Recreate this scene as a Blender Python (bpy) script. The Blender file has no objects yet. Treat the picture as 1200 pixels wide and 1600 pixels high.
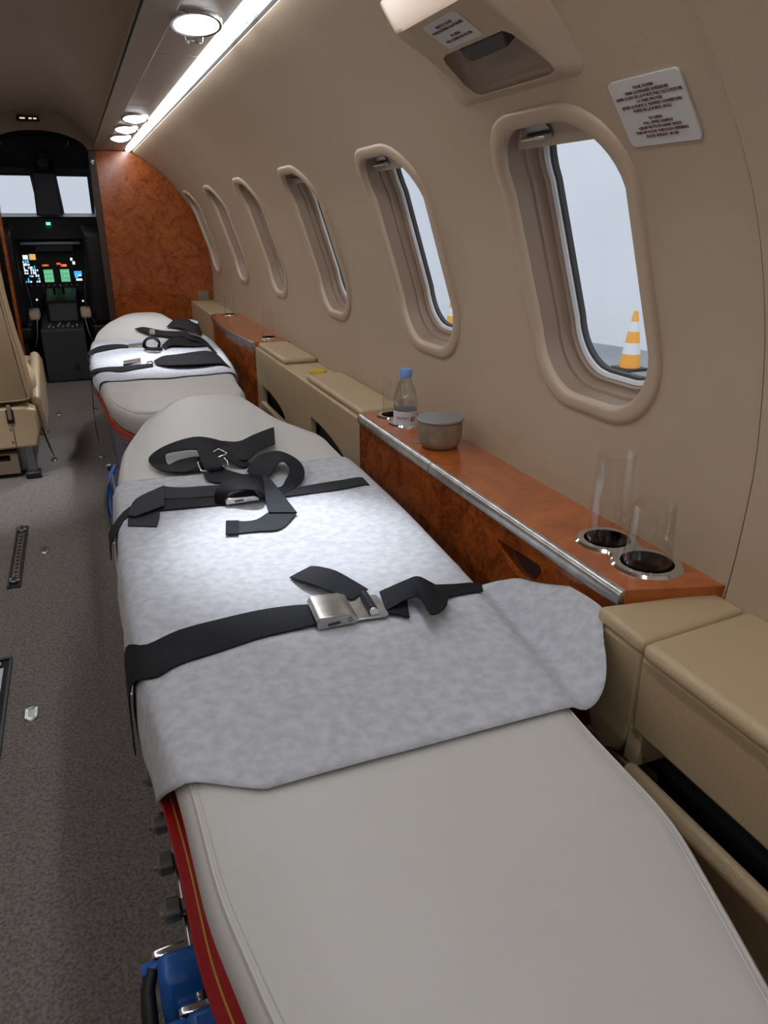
import bpy, bmesh, math, random
from mathutils import Vector, Matrix
from mathutils.geometry import delaunay_2d_cdt
random.seed(4)
PI=math.pi
S=bpy.context.scene
COL=S.collection
# ------------------------------------------------------------------ camera
cam_d=bpy.data.cameras.new('camera'); cam=bpy.data.objects.new('camera',cam_d); COL.objects.link(cam)
cam_d.sensor_width=36; cam_d.sensor_height=36; cam_d.sensor_fit='AUTO'; cam_d.lens=1155/1600*36
cam_d.clip_start=.02; cam_d.clip_end=100
_Y=Vector((-492,460,1155)).normalized(); _p=math.atan2(460,1155); _Z=Vector((0,math.cos(_p),-math.sin(_p))); _X=_Y.cross(_Z); 
if _X.x<0: _X=-_X
# columns: camera right, up, back in world axes
cam.matrix_world=Matrix(((_X.x,_X.y,-_X.z,0),(_Y.x,_Y.y,-_Y.z,0),(_Z.x,_Z.y,-_Z.z,1.05),(0,0,0,1)))
S.camera=cam
# ------------------------------------------------------------------ world and exposure
W=bpy.data.worlds.new('world'); S.world=W; W.use_nodes=True
bg=W.node_tree.nodes['Background']; bg.inputs[0].default_value=(.90,.95,1,1); bg.inputs[1].default_value=1.25
S.view_settings.view_transform='Standard'; S.view_settings.look='None'; S.view_settings.gamma=1; S.view_settings.exposure=0
S.view_settings.use_curve_mapping=False
STRIP_POWER=19; LAMP_W=34
# ------------------------------------------------------------------ materials
def mat(name,col,rough=.5,metal=0,var=0,vscale=8,bump=0,bscale=60,spec=.5,emit=None,estr=0,col2=None,detail=3):
    m=bpy.data.materials.new(name); m.use_nodes=True; nt=m.node_tree; b=nt.nodes['Principled BSDF']
    b.inputs['Base Color'].default_value=(*col,1); b.inputs['Roughness'].default_value=rough; b.inputs['Metallic'].default_value=metal
    b.inputs['Specular IOR Level'].default_value=spec
    tc=nt.nodes.new('ShaderNodeTexCoord')
    if var or col2:
        n=nt.nodes.new('ShaderNodeTexNoise'); n.inputs['Scale'].default_value=vscale; n.inputs['Detail'].default_value=detail
        nt.links.new(tc.outputs['Object'],n.inputs['Vector'])
        r=nt.nodes.new('ShaderNodeValToRGB'); r.color_ramp.elements[0].position=.35; r.color_ramp.elements[1].position=.65
        c2=col2 or tuple(c*(1-var) for c in col)
        r.color_ramp.elements[0].color=(*c2,1); r.color_ramp.elements[1].color=(*col,1)
        nt.links.new(n.outputs['Fac'],r.inputs['Fac']); nt.links.new(r.outputs['Color'],b.inputs['Base Color'])
    if bump:
        n=nt.nodes.new('ShaderNodeTexNoise'); n.inputs['Scale'].default_value=bscale; n.inputs['Detail'].default_value=4
        nt.links.new(tc.outputs['Object'],n.inputs['Vector'])
        bp=nt.nodes.new('ShaderNodeBump'); bp.inputs['Strength'].default_value=bump; bp.inputs['Distance'].default_value=.002
        nt.links.new(n.outputs['Fac'],bp.inputs['Height']); nt.links.new(bp.outputs['Normal'],b.inputs['Normal'])
    if emit: b.inputs['Emission Color'].default_value=(*emit,1); b.inputs['Emission Strength'].default_value=estr
    return m
def wood(name,dark,light,scale=9,rough=.18):
    m=mat(name,light,rough); nt=m.node_tree; b=nt.nodes['Principled BSDF']; tc=nt.nodes.new('ShaderNodeTexCoord')
    n=nt.nodes.new('ShaderNodeTexNoise'); n.inputs['Scale'].default_value=scale; n.inputs['Detail'].default_value=8; n.inputs['Distortion'].default_value=1.6; n.inputs['Roughness'].default_value=.62
    n2=nt.nodes.new('ShaderNodeTexNoise'); n2.inputs['Scale'].default_value=scale*9; n2.inputs['Detail'].default_value=5; n2.inputs['Distortion'].default_value=.8
    nt.links.new(tc.outputs['Object'],n.inputs['Vector']); nt.links.new(tc.outputs['Object'],n2.inputs['Vector'])
    mx=nt.nodes.new('ShaderNodeMix'); mx.inputs[0].default_value=.38
    nt.links.new(n.outputs['Fac'],mx.inputs[2]); nt.links.new(n2.outputs['Fac'],mx.inputs[3])
    r=nt.nodes.new('ShaderNodeValToRGB'); e=r.color_ramp.elements; e[0].position=.36; e[0].color=(*dark,1); e[1].position=.62; e[1].color=(*light,1)
    q=e.new(.5); q.color=tuple((a*.45+c*.55) for a,c in zip(dark,light))+(1,)
    nt.links.new(mx.outputs[0],r.inputs['Fac']); nt.links.new(r.outputs['Color'],b.inputs['Base Color'])
    b.inputs['Coat Weight'].default_value=.35; b.inputs['Coat Roughness'].default_value=.12
    return m
def glassmat(name,tint=(1,1,1),lo=.04,hi=.5,blend=.35):
    m=bpy.data.materials.new(name); m.use_nodes=True; nt=m.node_tree; nt.nodes.clear()
    o=nt.nodes.new('ShaderNodeOutputMaterial'); t=nt.nodes.new('ShaderNodeBsdfTransparent'); t.inputs[0].default_value=(*tint,1)
    g=nt.nodes.new('ShaderNodeBsdfGlossy'); g.inputs['Roughness'].default_value=.03; lw=nt.nodes.new('ShaderNodeLayerWeight'); lw.inputs[0].default_value=blend
    mr=nt.nodes.new('ShaderNodeMapRange'); mr.inputs[3].default_value=lo; mr.inputs[4].default_value=hi
    mx=nt.nodes.new('ShaderNodeMixShader'); nt.links.new(lw.outputs['Facing'],mr.inputs[0]); nt.links.new(mr.outputs[0],mx.inputs[0])
    nt.links.new(t.outputs[0],mx.inputs[1]); nt.links.new(g.outputs[0],mx.inputs[2]); nt.links.new(mx.outputs[0],o.inputs[0])
    return m
M={}
M['wall']=mat('wall_leather',(.45,.345,.24),.42,bump=.25,bscale=260,var=.05,vscale=3)
M['dome']=mat('ceiling_vinyl',(.40,.33,.265),.6,bump=.2,bscale=200,var=.05,vscale=2)
M['soffit']=mat('soffit_vinyl',(.40,.33,.27),.45,bump=.1,bscale=200)
M['leather']=mat('tan_leather',(.52,.39,.235),.38,bump=.3,bscale=240,var=.06,vscale=6)
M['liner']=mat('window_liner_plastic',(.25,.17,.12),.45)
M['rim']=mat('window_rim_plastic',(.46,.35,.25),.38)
M['seal']=mat('black_rubber',(.045,.043,.042),.6)
M['whitering']=mat('white_window_ring',(.72,.74,.76),.3)
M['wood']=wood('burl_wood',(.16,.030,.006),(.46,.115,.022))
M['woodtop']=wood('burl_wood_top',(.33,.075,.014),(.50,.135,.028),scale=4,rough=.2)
M['chrome']=mat('chrome',(.75,.75,.76),.12,1)
M['brushed']=mat('brushed_metal',(.55,.54,.52),.28,1,var=.3,vscale=30)
M['steel']=mat('dark_steel',(.28,.29,.31),.3,1)
M['carpet']=mat('grey_carpet',(.245,.218,.204),.95,col2=(.13,.115,.108),vscale=170,bump=1,bscale=330,spec=.1,detail=6)
M['pad']=mat('litter_vinyl',(.57,.55,.525),.42,bump=.12,bscale=300,var=.03,vscale=5)
M['paper']=mat('nonwoven_paper',(.56,.57,.61),.85,col2=(.45,.46,.50),vscale=60,bump=.3,bscale=130,spec=.15,detail=12)
M['web']=mat('black_webbing',(.012,.013,.017),.55,bump=.5,bscale=420,var=.3,vscale=25,spec=.1)
M['webgrey']=mat('worn_webbing',(.020,.023,.030),.55,bump=.5,bscale=420,spec=.15)
M['red']=mat('red_shell',(.36,.008,.010),.35)
M['gold']=mat('gold_line',(.65,.36,.08),.35,.4)
M['blue']=mat('blue_plastic',(.008,.085,.33),.35)
M['bluegrey']=mat('blue_grey_cabinet',(.13,.15,.19),.45)
M['black']=mat('black_plastic',(.012,.012,.014),.4)
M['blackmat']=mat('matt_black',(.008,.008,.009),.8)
M['dark']=mat('cockpit_panel_black',(.018,.018,.02),.5)
M['darkgrey']=mat('cockpit_lining',(.055,.056,.06),.75,var=.15,vscale=6)
M['pedgrey']=mat('pedestal_cover',(.035,.037,.042),.55)
M['post']=mat('windscreen_post',(.075,.085,.11),.4,.3)
M['fleece']=mat('sheepskin',(.55,.45,.35),.9,bump=.6,bscale=120)
M['label']=mat('placard_white',(.56,.54,.52),.35)
M['ink']=mat('placard_ink',(.15,.06,.035),.5)
M['tube']=mat('light_tube',(1,1,1),.3,emit=(.93,.96,1),estr=STRIP_POWER)
M['lampglow']=mat('lamp_glow',(1,1,1),.3,emit=(.92,.95,1),estr=7)
M['glass']=glassmat('tumbler_glass',(.985,.985,.98),.012,.26,.30)
M['pane']=glassmat('window_pane',(.97,.98,.99),.01,.12,.3)
M['pet']=glassmat('bottle_plastic',(.93,.95,.97),.05,.75,.45)
M['water']=glassmat('water',(.965,.972,.98),.01,.12,.3)
M['cap']=mat('blue_cap',(.17,.30,.66),.4)
M['blabel']=mat('bottle_label',(.66,.64,.67),.5)
M['ceramic']=mat('glazed_ceramic',(.36,.27,.175),.4,col2=(.19,.135,.09),vscale=14)
M['foil']=mat('grey_lid',(.27,.265,.26),.5,.3,bump=.6,bscale=30)
M['yellow']=mat('yellow_plastic',(.60,.42,.01),.5)
M['concrete']=mat('hangar_concrete',(.34,.36,.40),.7,var=.2,vscale=.5)
M['hwall']=mat('hangar_sheet_white',(.86,.88,.92),.6,var=.05,vscale=.4)
M['orange']=mat('cone_orange',(.95,.42,.06),.5)
M['conewhite']=mat('cone_white',(.8,.8,.8),.5)
def em(name,c,s): M[name]=mat(name,(0,0,0),.5,emit=c,estr=s)
em('scr_blue',(.05,.35,.9),1.3); em('scr_white',(.75,.85,1),1.2); em('scr_orange',(.9,.5,.15),.9); em('scr_green',(.18,.62,.30),.75)
em('scr_red',(.9,.10,.03),1.1); em('scr_teal',(.2,.95,.75),1.1); em('scr_cyan',(.05,.6,.9),1.1); em('scr_sign',(1,.75,.5),.9)
# ------------------------------------------------------------------ mesh helpers (world coordinates)
ORG={}
class G:
    def __init__(s): s.v=[]; s.f=[]
    def add(s,v,f):
        n=len(s.v); s.v+= [tuple(p) for p in v]; s.f+=[tuple(i+n for i in q) for q in f]; return s
    def box(s,x0,x1,y0,y1,z0,z1):
        return s.add([(x0,y0,z0),(x1,y0,z0),(x1,y1,z0),(x0,y1,z0),(x0,y0,z1),(x1,y0,z1),(x1,y1,z1),(x0,y1,z1)],
          [(0,3,2,1),(4,5,6,7),(0,1,5,4),(1,2,6,5),(2,3,7,6),(3,0,4,7)])
    def loft(s,loops,cap0=True,cap1=True,close=False):
        n=len(loops[0]); v=[p for l in loops for p in l]; f=[]; m=len(loops)
        for i in range(m if close else m-1):
            j=(i+1)%m
            for k in range(n): f.append((i*n+k,i*n+(k+1)%n,j*n+(k+1)%n,j*n+k))
        if not close:
            if cap0: f.append(tuple(range(n))[::-1])
            if cap1: f.append(tuple(range((m-1)*n,m*n)))
        return s.add(v,f)
    def lathe(s,c,prof,n=32,axis='z',cap=True):
        loops=[]
        for r,h in prof:
            L=[]
            for k in range(n):
                a=2*PI*k/n; p,q=r*math.cos(a),r*math.sin(a)
                L.append((c[0]+p,c[1]+q,c[2]+h) if axis=='z' else ((c[0]+h,c[1]+p,c[2]+q) if axis=='x' else (c[0]+p,c[1]+h,c[2]-q)))
            loops.append(L)
        return s.loft(loops,cap,cap)
    def prism(s,poly,axis,a,b):
        def P(u,v,w): return {'x':(w,u,v),'y':(u,w,v),'z':(u,v,w)}[axis]
        return s.loft([[P(u,v,a) for u,v in poly],[P(u,v,b) for u,v in poly]])
    def tube(s,pts,r,n=10,close=False):
        P=[Vector(p) for p in pts]; loops=[]; up=Vector((0,0,1)); N=len(P)
        for i,p in enumerate(P):
            a=P[(i-1)%N] if (close or i>0) else p; b=P[(i+1)%N] if (close or i<N-1) else p
            t=(b-a).normalized(); u=t.cross(up)
            if u.length<1e-3: u=t.cross(Vector((1,0,0)))
            u.normalize(); w=u.cross(t)
            rr=r[i] if isinstance(r,(list,tuple)) else r
            loops.append([tuple(p+u*math.cos(2*PI*k/n)*rr+w*math.sin(2*PI*k/n)*rr) for k in range(n)])
        return s.loft(loops,close=close)
    def ribbon(s,pairs,th=.0022,sub=4):
        """band between two edge curves, Catmull-Rom smoothed, with thickness"""
        A=[Vector(a) for a,b in pairs]; B=[Vector(b) for a,b in pairs]
        def cr(P):
            if len(P)<3: return [P[0].lerp(P[-1],t/ sub) for t in range(sub+1)]
            o=[]; Q=[P[0]*2-P[1]]+P+[P[-1]*2-P[-2]]
            for i in range(1,len(Q)-2):
                for k in range(sub):
                    t=k/sub; a,b,c,d=Q[i-1:i+3]
                    o.append(.5*((2*b)+(c-a)*t+(2*a-5*b+4*c-d)*t*t+(3*b-a-3*c+d)*t**3))
            o.append(P[-1]); return o
        A=cr(A);B=cr(B); loops=[]
        for i in range(len(A)):
            j=min(i+1,len(A)-1); k=max(i-1,0)
            t=(A[j]+B[j]-A[k]-B[k]); w=B[i]-A[i]; nrm=t.cross(w)
            if nrm.length<1e-9: nrm=Vector((0,0,1))
            nrm.normalize(); nrm*=th/2
            a,b=A[i],B[i]
            loops.append([tuple(a+nrm),tuple(a.lerp(b,.33)+nrm*1.25),tuple(a.lerp(b,.67)+nrm*1.25),tuple(b+nrm),tuple(b-nrm),tuple(a-nrm)])
        return s.loft(loops)
def obj(name,g,m,parent=None,bevel=0,seg=3,flat=False,sharp=40,solid=0,fix=True):
    if isinstance(g,G): V,F=g.v,g.f
    else: V,F=g
    xs=[p[0] for p in V]; ys=[p[1] for p in V]; zs=[p[2] for p in V]
    o=Vector(((min(xs)+max(xs))/2,(min(ys)+max(ys))/2,min(zs)))
    me=bpy.data.meshes.new(name); me.from_pydata([tuple(Vector(p)-o) for p in V],[],F); me.update()
    if fix:
        bm=bmesh.new(); bm.from_mesh(me); bmesh.ops.recalc_face_normals(bm,faces=bm.faces); bm.to_mesh(me); bm.free()
    me.materials.append(M[m] if isinstance(m,str) else m)
    ob=bpy.data.objects.new(name,me); COL.objects.link(ob)
    if parent is not None: ob.parent=parent; ob.location=o-ORG[parent.name]
    else: ob.location=o
    ORG[ob.name]=o
    if not flat:
        me.shade_smooth(); me.set_sharp_from_angle(angle=math.radians(sharp))
    if solid:
        md=ob.modifiers.new('solid','SOLIDIFY'); md.thickness=solid; md.offset=0
    if bevel:
        md=ob.modifiers.new('bevel','BEVEL'); md.width=bevel; md.segments=seg; md.limit_method='ANGLE'; md.angle_limit=math.radians(35)
    return ob
def thing(name,label,cat,loc,group=None):
    o=bpy.data.objects.new(name,None); COL.objects.link(o); o.empty_display_size=.05; o.location=loc; ORG[o.name]=Vector(loc)
    return tag(o,label,cat,group)
def tag(o,label,cat,group=None):
    o['label']=label; o['category']=cat
    if group: o['group']=group
    return o
def struct(o,label=None):
    o['kind']='structure'
    if label: o['label']=label
    return o
def semp(name,loc,label=None):
    o=bpy.data.objects.new(name,None); COL.objects.link(o); o.location=loc; ORG[o.name]=Vector(loc); return struct(o,label)
def rrect(a,b,r,n=10,cu=0,cv=0):
    out=[]; r=min(r,a-1e-4,b-1e-4)
    for q,(sx,sy) in enumerate(((1,1),(-1,1),(-1,-1),(1,-1))):
        for k in range(n+1):
            t=PI/2*(q+k/n); out.append((cu+sx*(a-r)+r*math.cos(t),cv+sy*(b-r)+r*math.sin(t)))
    return out
def inside(p,poly):
    x,y=p; c=False; n=len(poly)
    for i in range(n):
        x1,y1=poly[i]; x2,y2=poly[i-1]
        if (y1>y)!=(y2>y) and x<(x2-x1)*(y-y1)/(y2-y1)+x1: c=not c
    return c
def cdt(outline,holes,grid=None):
    vs=[];ed=[]
    for L in [outline]+holes:
        n=len(vs); vs+=[Vector(p) for p in L]; ed+=[(n+i,n+(i+1)%len(L)) for i in range(len(L))]
    if grid:
        gu,gv=grid; us=[p[0] for p in outline]; vv=[p[1] for p in outline]
        u=min(us)+gu/2
        while u<max(us):
            v=min(vv)+gv/2
            while v<max(vv):
                if inside((u,v),outline) and not any(inside((u,v),h) for h in holes): vs.append(Vector((u,v)))
                v+=gv
            u+=gu
    V,E,F,_,_,_=delaunay_2d_cdt(vs,ed,[],0,1e-6)
    keep=[]
    for f in F:
        c=(sum(V[i][0] for i in f)/len(f),sum(V[i][1] for i in f)/len(f))
        if inside(c,outline) and not any(inside(c,h) for h in holes): keep.append(tuple(f))
    return [(v[0],v[1]) for v in V],keep
def sheet(outline,holes,fn,depth,grid=None,outer_walls=False):
    """flat or curved sheet with real holes: fn(u,v,d) gives the point, d = how far behind the face"""
    V,F=cdt(outline,holes,grid); g=G(); g.add([fn(u,v,0) for u,v in V],F)
    for h in holes+([outline] if outer_walls else []):
        n=len(h); g.add([fn(u,v,0) for u,v in h]+[fn(u,v,depth) for u,v in h],[(k,(k+1)%n,n+(k+1)%n,n+k) for k in range(n)])
    return g
def weld(o,d=1e-5):
    bm=bmesh.new(); bm.from_mesh(o.data); bmesh.ops.remove_doubles(bm,verts=bm.verts,dist=d); bmesh.ops.recalc_face_normals(bm,faces=bm.faces); bm.to_mesh(o.data); bm.free()
    o.data.shade_smooth(); o.data.set_sharp_from_angle(angle=math.radians(40)); return o
def bez(p0,p1,p2,n=8): return [tuple((1-t)**2*a+2*t*(1-t)*b+t*t*c for a,b,c in zip(p0,p1,p2)) for t in [k/n for k in range(n+1)]]
def text(body,loc,right,up,size,m,parent,name='lettering',align='CENTER',ext=.0003):
    cu=bpy.data.curves.new(name,'FONT'); cu.body=body; cu.size=size; cu.align_x=align; cu.align_y='CENTER'; cu.extrude=ext; cu.resolution_u=2
    t=bpy.data.objects.new('tmp',cu); COL.objects.link(t)
    dg=bpy.context.evaluated_depsgraph_get(); me=bpy.data.meshes.new_from_object(t.evaluated_get(dg)); bpy.data.objects.remove(t)
    r=Vector(right).normalized(); u=Vector(up).normalized(); n=r.cross(u); 
    V=[tuple(Vector(loc)+r*v.co.x+u*v.co.y+n*v.co.z) for v in me.vertices]; F=[tuple(p.vertices) for p in me.polygons]
    return obj(name,(V,F),m,parent,flat=True,fix=False)
# ------------------------------------------------------------------ cabin section
PROF=[(.72,-.02),(.80,.20),(.84,.38),(.866,.501),(.876,.65),(.872,.76),(.842,.927),(.779,1.09),(.669,1.247),(.558,1.353),(.432,1.437)]
def smooth(P,n=10):
    P=[Vector((*p,0)) for p in P]; Q=[P[0]*2-P[1]]+P+[P[-1]*2-P[-2]]; o=[]
    for i in range(1,len(Q)-2):
        for k in range(n):
            t=k/n; a,b,c,d=Q[i-1:i+3]; q=.5*((2*b)+(c-a)*t+(2*a-5*b+4*c-d)*t*t+(3*b-a-3*c+d)*t**3); o.append((q.x,q.y))
    o.append((P[-1].x,P[-1].y)); return o
PR=smooth(PROF); ARC=[0]
for i in range(1,len(PR)): ARC.append(ARC[-1]+math.dist(PR[i],PR[i-1]))
SMAX=ARC[-1]
def pat(s):
    s2=min(max(s,0),SMAX)
    lo,hi=0,len(ARC)-1
    while hi-lo>1:
        m=(lo+hi)//2
        if ARC[m]<=s2: lo=m
        else: hi=m
    t=(s2-ARC[lo])/(ARC[hi]-ARC[lo]); x=PR[lo][0]*(1-t)+PR[hi][0]*t; z=PR[lo][1]*(1-t)+PR[hi][1]*t
    a=max(lo-2,0);b=min(hi+2,len(PR)-1); dx=PR[b][0]-PR[a][0]; dz=PR[b][1]-PR[a][1]; l=math.hypot(dx,dz); dx/=l;dz/=l
    return x+(s-s2)*dx,z+(s-s2)*dz,dx,dz
def WP(y,s,d=0):
    """point on the right wall: arc length s, d metres into the cabin"""
    x,z,dx,dz=pat(s); return (x-dz*d,y,z+dx*d)
def s_of(z):
    for i in range(len(PR)-1):
        if PR[i][1]<=z<=PR[i+1][1]: t=(z-PR[i][1])/(PR[i+1][1]-PR[i][1]); return ARC[i]*(1-t)+ARC[i+1]*t
    return SMAX
Y0,Y1=-1.3,5.5
# ================================================================== SETTING
fl=G(); fl.box(-1.05,.80,Y0,Y1,-.04,0)
struct(obj('floor',fl,'carpet',flat=True),'grey brown loop pile carpet of the cabin floor')
# right wall with six window openings
wr=semp('wall_right',(.87,2,0),'curved beige cabin wall with six oval windows')
WS0,WS1=s_of(.70),s_of(1.21); WC=(WS0+WS1)/2; WB=(WS1-WS0)/2
WY=[1.145,1.865,2.685,3.53,4.365,5.205]
WH=[.192,.192,.188,.175,.172,.165]
def wal(yA,yB,ys,d=0):
    out=[(yA,0),(yB,0)]+[(yB,SMAX*k/40) for k in range(1,41)]+[(yA,SMAX*(40-k)/40) for k in range(0,40)]
    holes=[rrect(h-.004,WB-.004,.125,10,y,WC) for y,h in ys]
    g=sheet(out,holes,lambda u,v,dd:WP(u,v,d-dd),.012,(.06,.035),True)
    return g
weld(obj('wall_panel',wal(.752,Y1,list(zip(WY,WH))),'wall',wr))
weld(obj('wall_panel',wal(Y0,.745,[],.006),'wall',wr))
obj('seam_gasket',G().loft([[WP(y,SMAX*k/30,d) for y,d in ((.744,-.012),(.753,-.012),(.753,-.004),(.744,-.004))] for k in range(31)]),'seal',wr)
for i,(y,h) in enumerate(zip(WY,WH)):
    w=semp('window_%d'%(i+1),WP(y,s_of(.70)),'oval cabin window in a raised beige surround')
    def LP(ia,r,d,h=h,y=y): return [WP(u,v,d) for u,v in rrect(h-ia,WB-ia,r-ia*.6,10,y,WC)]
    g=G(); g.loft([LP(-.002,.13,-.002),LP(-.001,.13,.003),LP(.003,.13,.0065),LP(.010,.13,.0085),LP(.020,.13,.0085),LP(.025,.13,.0065),LP(.028,.13,.002),LP(.029,.13,-.006)],False,False)
    obj('surround',g,'rim',w)
    g=G(); g.loft([LP(.028,.13,-.004),LP(.030,.13,-.030),LP(.031,.13,-.038),LP(.036,.13,-.041),LP(.037,.13,-.052),LP(.041,.13,-.057),LP(.044,.13,-.058),LP(.048,.13,-.058),LP(.050,.13,-.062),LP(.051,.13,-.070)],False,False)
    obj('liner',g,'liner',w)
    g=G(); g.loft([LP(.050,.13,-.068),LP(.052,.13,-.066),LP(.059,.13,-.069),LP(.060,.13,-.074)],False,False)
    obj('inner_ring',g,'whitering',w)
    g=G(); g.loft([LP(.059,.13,-.072),LP(.064,.13,-.075),LP(.065,.13,-.084)],False,False)
    obj('seal',g,'seal',w)
    o=rrect(h-.066,WB-.066,.09,10,y,WC); V,F=cdt(o,[],(.05,.05)); g=G(); g.add([WP(u,v,-.080) for u,v in V],F)
    obj('pane',g,'pane',w)
    # pulled down part of the blind
    sb=s_of(1.146); o=[p for p in rrect(h-.0275,WB-.0275,.115,14,y,WC) if p[1]>sb]; o.sort(key=lambda p:math.atan2(p[1]-sb+.02,p[0]-y))
    hw=h-.029
    o=[(y+hw*.985,sb)]+[p for p in o if abs(p[0]-y)<hw*.99]+[(y-hw*.985,sb)]
    V,F=cdt(o,[],(.05,.02)); g=G(); g.add([WP(u,v,-.030) for u,v in V]+[WP(u,v,-.036) for u,v in V],F+[tuple(k+len(V) for k in f[::-1]) for f in F])
    n=len(o); g.add([WP(u,v,-.030) for u,v in o]+[WP(u,v,-.036) for u,v in o],[(k,(k+1)%n,n+(k+1)%n,n+k) for k in range(n)])
    sh=obj('blind',g,'rim',w)
    yc=y+.055; sc=sb+.026
    pl=[(yc+a,sc+b) for a,b in rrect(.042,.013,.012,4)]
    l=obj('blind_pull',G().loft([[WP(u,v,-.031) for u,v in pl],[WP(u,v,-.025) for u,v in pl]]),'steel',w)
    obj('pull_bar',G().tube([WP(yc-.036,sc-.004,-.018),WP(yc+.036,sc-.004,-.018)],.0045),'chrome',w)
# lower floor-to-wall fillet and left wall
def LWP(y,s,d=0):
    x,yy,z=WP(y,s,d); return (-.24-x,yy,z)
g=G(); g.loft([[LWP(Y0,SMAX*k/30,0) for k in range(31)]+[LWP(Y0,SMAX*(30-k)/30,-.03) for k in range(31)],[LWP(Y1,SMAX*k/30,0) for k in range(31)]+[LWP(Y1,SMAX*(30-k)/30,-.03) for k in range(31)]])
struct(obj('wall_left',g,'wall'),'curved beige left cabin wall')
# aft wall
out=[(PR[k][0],PR[k][1]) for k in range(0,len(PR),4)]; out=out+[(.43,1.50),(-.12,1.75),(-.67,1.50)]+[(-.24-x,z) for x,z in out[::-1]]
struct(obj('wall_back',G().prism(out,'y',Y0-.05,Y0),'wall',flat=True),'beige rear bulkhead behind the camera')
# ceiling
ce=semp('ceiling',(-.12,2,1.45),'low beige cabin ceiling with dome, channel and soffit panels')
def dome(x): return 1.450+.208*math.sqrt(max(0,1-((x+.12)/.3121)**2))
g=G(); xs=[-.12+.312*math.cos(PI*k/30) for k in range(31)]
g.loft([[(x,y,dome(x)) for x in xs]+[(x,y,dome(x)+.02) for x in xs[::-1]] for y in (Y0,Y1-.0)])
obj('dome_panel',g,'dome',ce)
def band(x0,z0,x1,z1,y0,y1,th=.006): # ceiling strip between two x
    g=G(); e=.003; g.prism([(x0,z0),(x1,z1),(x1,z1+th),(x0,z0+th)],'y',y0+e,y1-e); return g
for sgn in (1,-1):
    X=(lambda x:x) if sgn==1 else (lambda x:-.24-x)
    for a,b in ((Y0,.9),(.9,2.68),(2.68,4.2),(4.2,Y1)):
        obj('channel_panel',band(X(.196),1.447,X(.262),1.440,a,b),'dome',ce,bevel=.004)
    for a,b in ((Y0,.5),(.5,2.29),(2.29,3.3),(3.3,4.8),(4.8,Y1)):
        obj('soffit_panel',band(X(.264),1.446,X(.378),1.446,a,b),'soffit',ce,bevel=.003)
    obj('seam_backing',G().box(min(X(.192),X(.45)),max(X(.192),X(.45)),Y0,Y1,1.4735,1.49),'blackmat',ce)
    
    obj('light_trough_lip',G().prism([(X(.428),1.446),(X(.440),1.436),(X(.446),1.475),(X(.428),1.475)],'y',Y0,Y1),'dark',ce)
# light strips
def strip(X,label,segs):
    t=thing('light_strip',label,'light',(X(.405),2,1.44))
    obj('housing',G().box(min(X(.379),X(.427)),max(X(.379),X(.427)),Y0+.02,Y1-.02,1.462,1.473),'dark',t)
    for a,b in segs:
        L=[]
        for y,k in ((a+.006,.35),(a+.013,.75),(a+.03,1),(b-.03,1),(b-.013,.75),(b-.006,.35)):
            L.append([(X(.404)+.0165*k*math.cos(q),y,1.447+.010*k*math.sin(q)) for q in [2*PI*j/12 for j in range(12)]])
        obj('light_tube',G().loft(L),'tube',t)
strip(lambda x:x,'bright white tubular light strip along the top of the right wall',((Y0+.1,.2),(.21,1.14),(1.15,1.85),(1.86,2.08),(2.09,2.83),(2.84,4.1),(4.11,5.44)))
strip(lambda x:-.24-x,'white tubular light strip above the left wall, unseen, added for ambient light',((Y0+.1,1.8),(1.81,3.6),(3.61,5.44)))  # unseen mirror of the right strip, added for cabin ambient light
# reading lamps
def lamp(x,y,label,aim,power,r=.052,group=None,size=46,gasper=True):
    z=1.446
    t=thing('reading_lamp',label,'lamp',(x,y,z-.02),group)
    def tilt(g,a=math.radians(13)):
        g.v=[(px,y+(py-y)*math.cos(a)-(pz-z)*math.sin(-a)*1.0,z-.006+(pz-z)*math.cos(a)-(py-y)*math.sin(a)) for px,py,pz in g.v]; return g
    obj('bezel',tilt(G().lathe((x,y,z),[(r*.80,-.006),(r*.86,-.014),(r*.97,-.014),(r,-.004),(r,.016),(r*.8,.016)],36,cap=False)),'chrome',t)
    obj('lens',tilt(G().lathe((x,y,z),[(.001,-.024),(r*.4,-.022),(r*.7,-.015),(r*.86,-.006)],36,cap=False)),'lampglow',t)
    if gasper:
        gx,gy=x+.020,y+.165
        v=tag(obj('air_nozzle',G().lathe((gx,gy,z),[(.028,0),(.028,-.004),(.022,-.006),(.019,-.018),(.012,-.020),(.011,-.012)],24),'chrome'),'small chrome air nozzle '+{1.85:'next to the large near reading lamp',3.58:'beside the middle one of the three far reading lamps'}.get(y,'beside a far reading lamp'),'air vent')
    ld=bpy.data.lights.new('spot','SPOT'); ld.energy=power; ld.spot_size=math.radians(size); ld.spot_blend=.9; ld.color=(.88,.93,1); ld.shadow_soft_size=.03
    lo=bpy.data.objects.new('spot_light',ld); COL.objects.link(lo); lo.parent=t
    lo.location=(0,-.01,-.035); d=Vector(aim)-Vector((x,y,z-.055)); lo.rotation_euler=d.to_track_quat('-Z','Y').to_euler()
lamp(.305,1.85,'large round reading lamp in the soffit nearest the camera',(.33,1.33,.45),LAMP_W*2.0,.055,size=34)
lamp(.308,3.58,'round reading lamp, nearest of the three in the far cluster',(.33,3.45,.45),LAMP_W*1.4,.055)
lamp(.300,4.02,'round reading lamp, middle one of the three in the far cluster',(-.1,3.6,.0),LAMP_W*.9,.055,gasper=False)
lamp(.300,4.47,'round reading lamp, farthest of the three near the wooden bulkhead',(.3,4.3,.45),LAMP_W*.5,.055,gasper=False)
lamp(-.55,2.95,'round reading lamp in the left soffit above the beige seat',(-.42,3.15,0),LAMP_W*1.1,.05,gasper=False,size=40)
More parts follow.
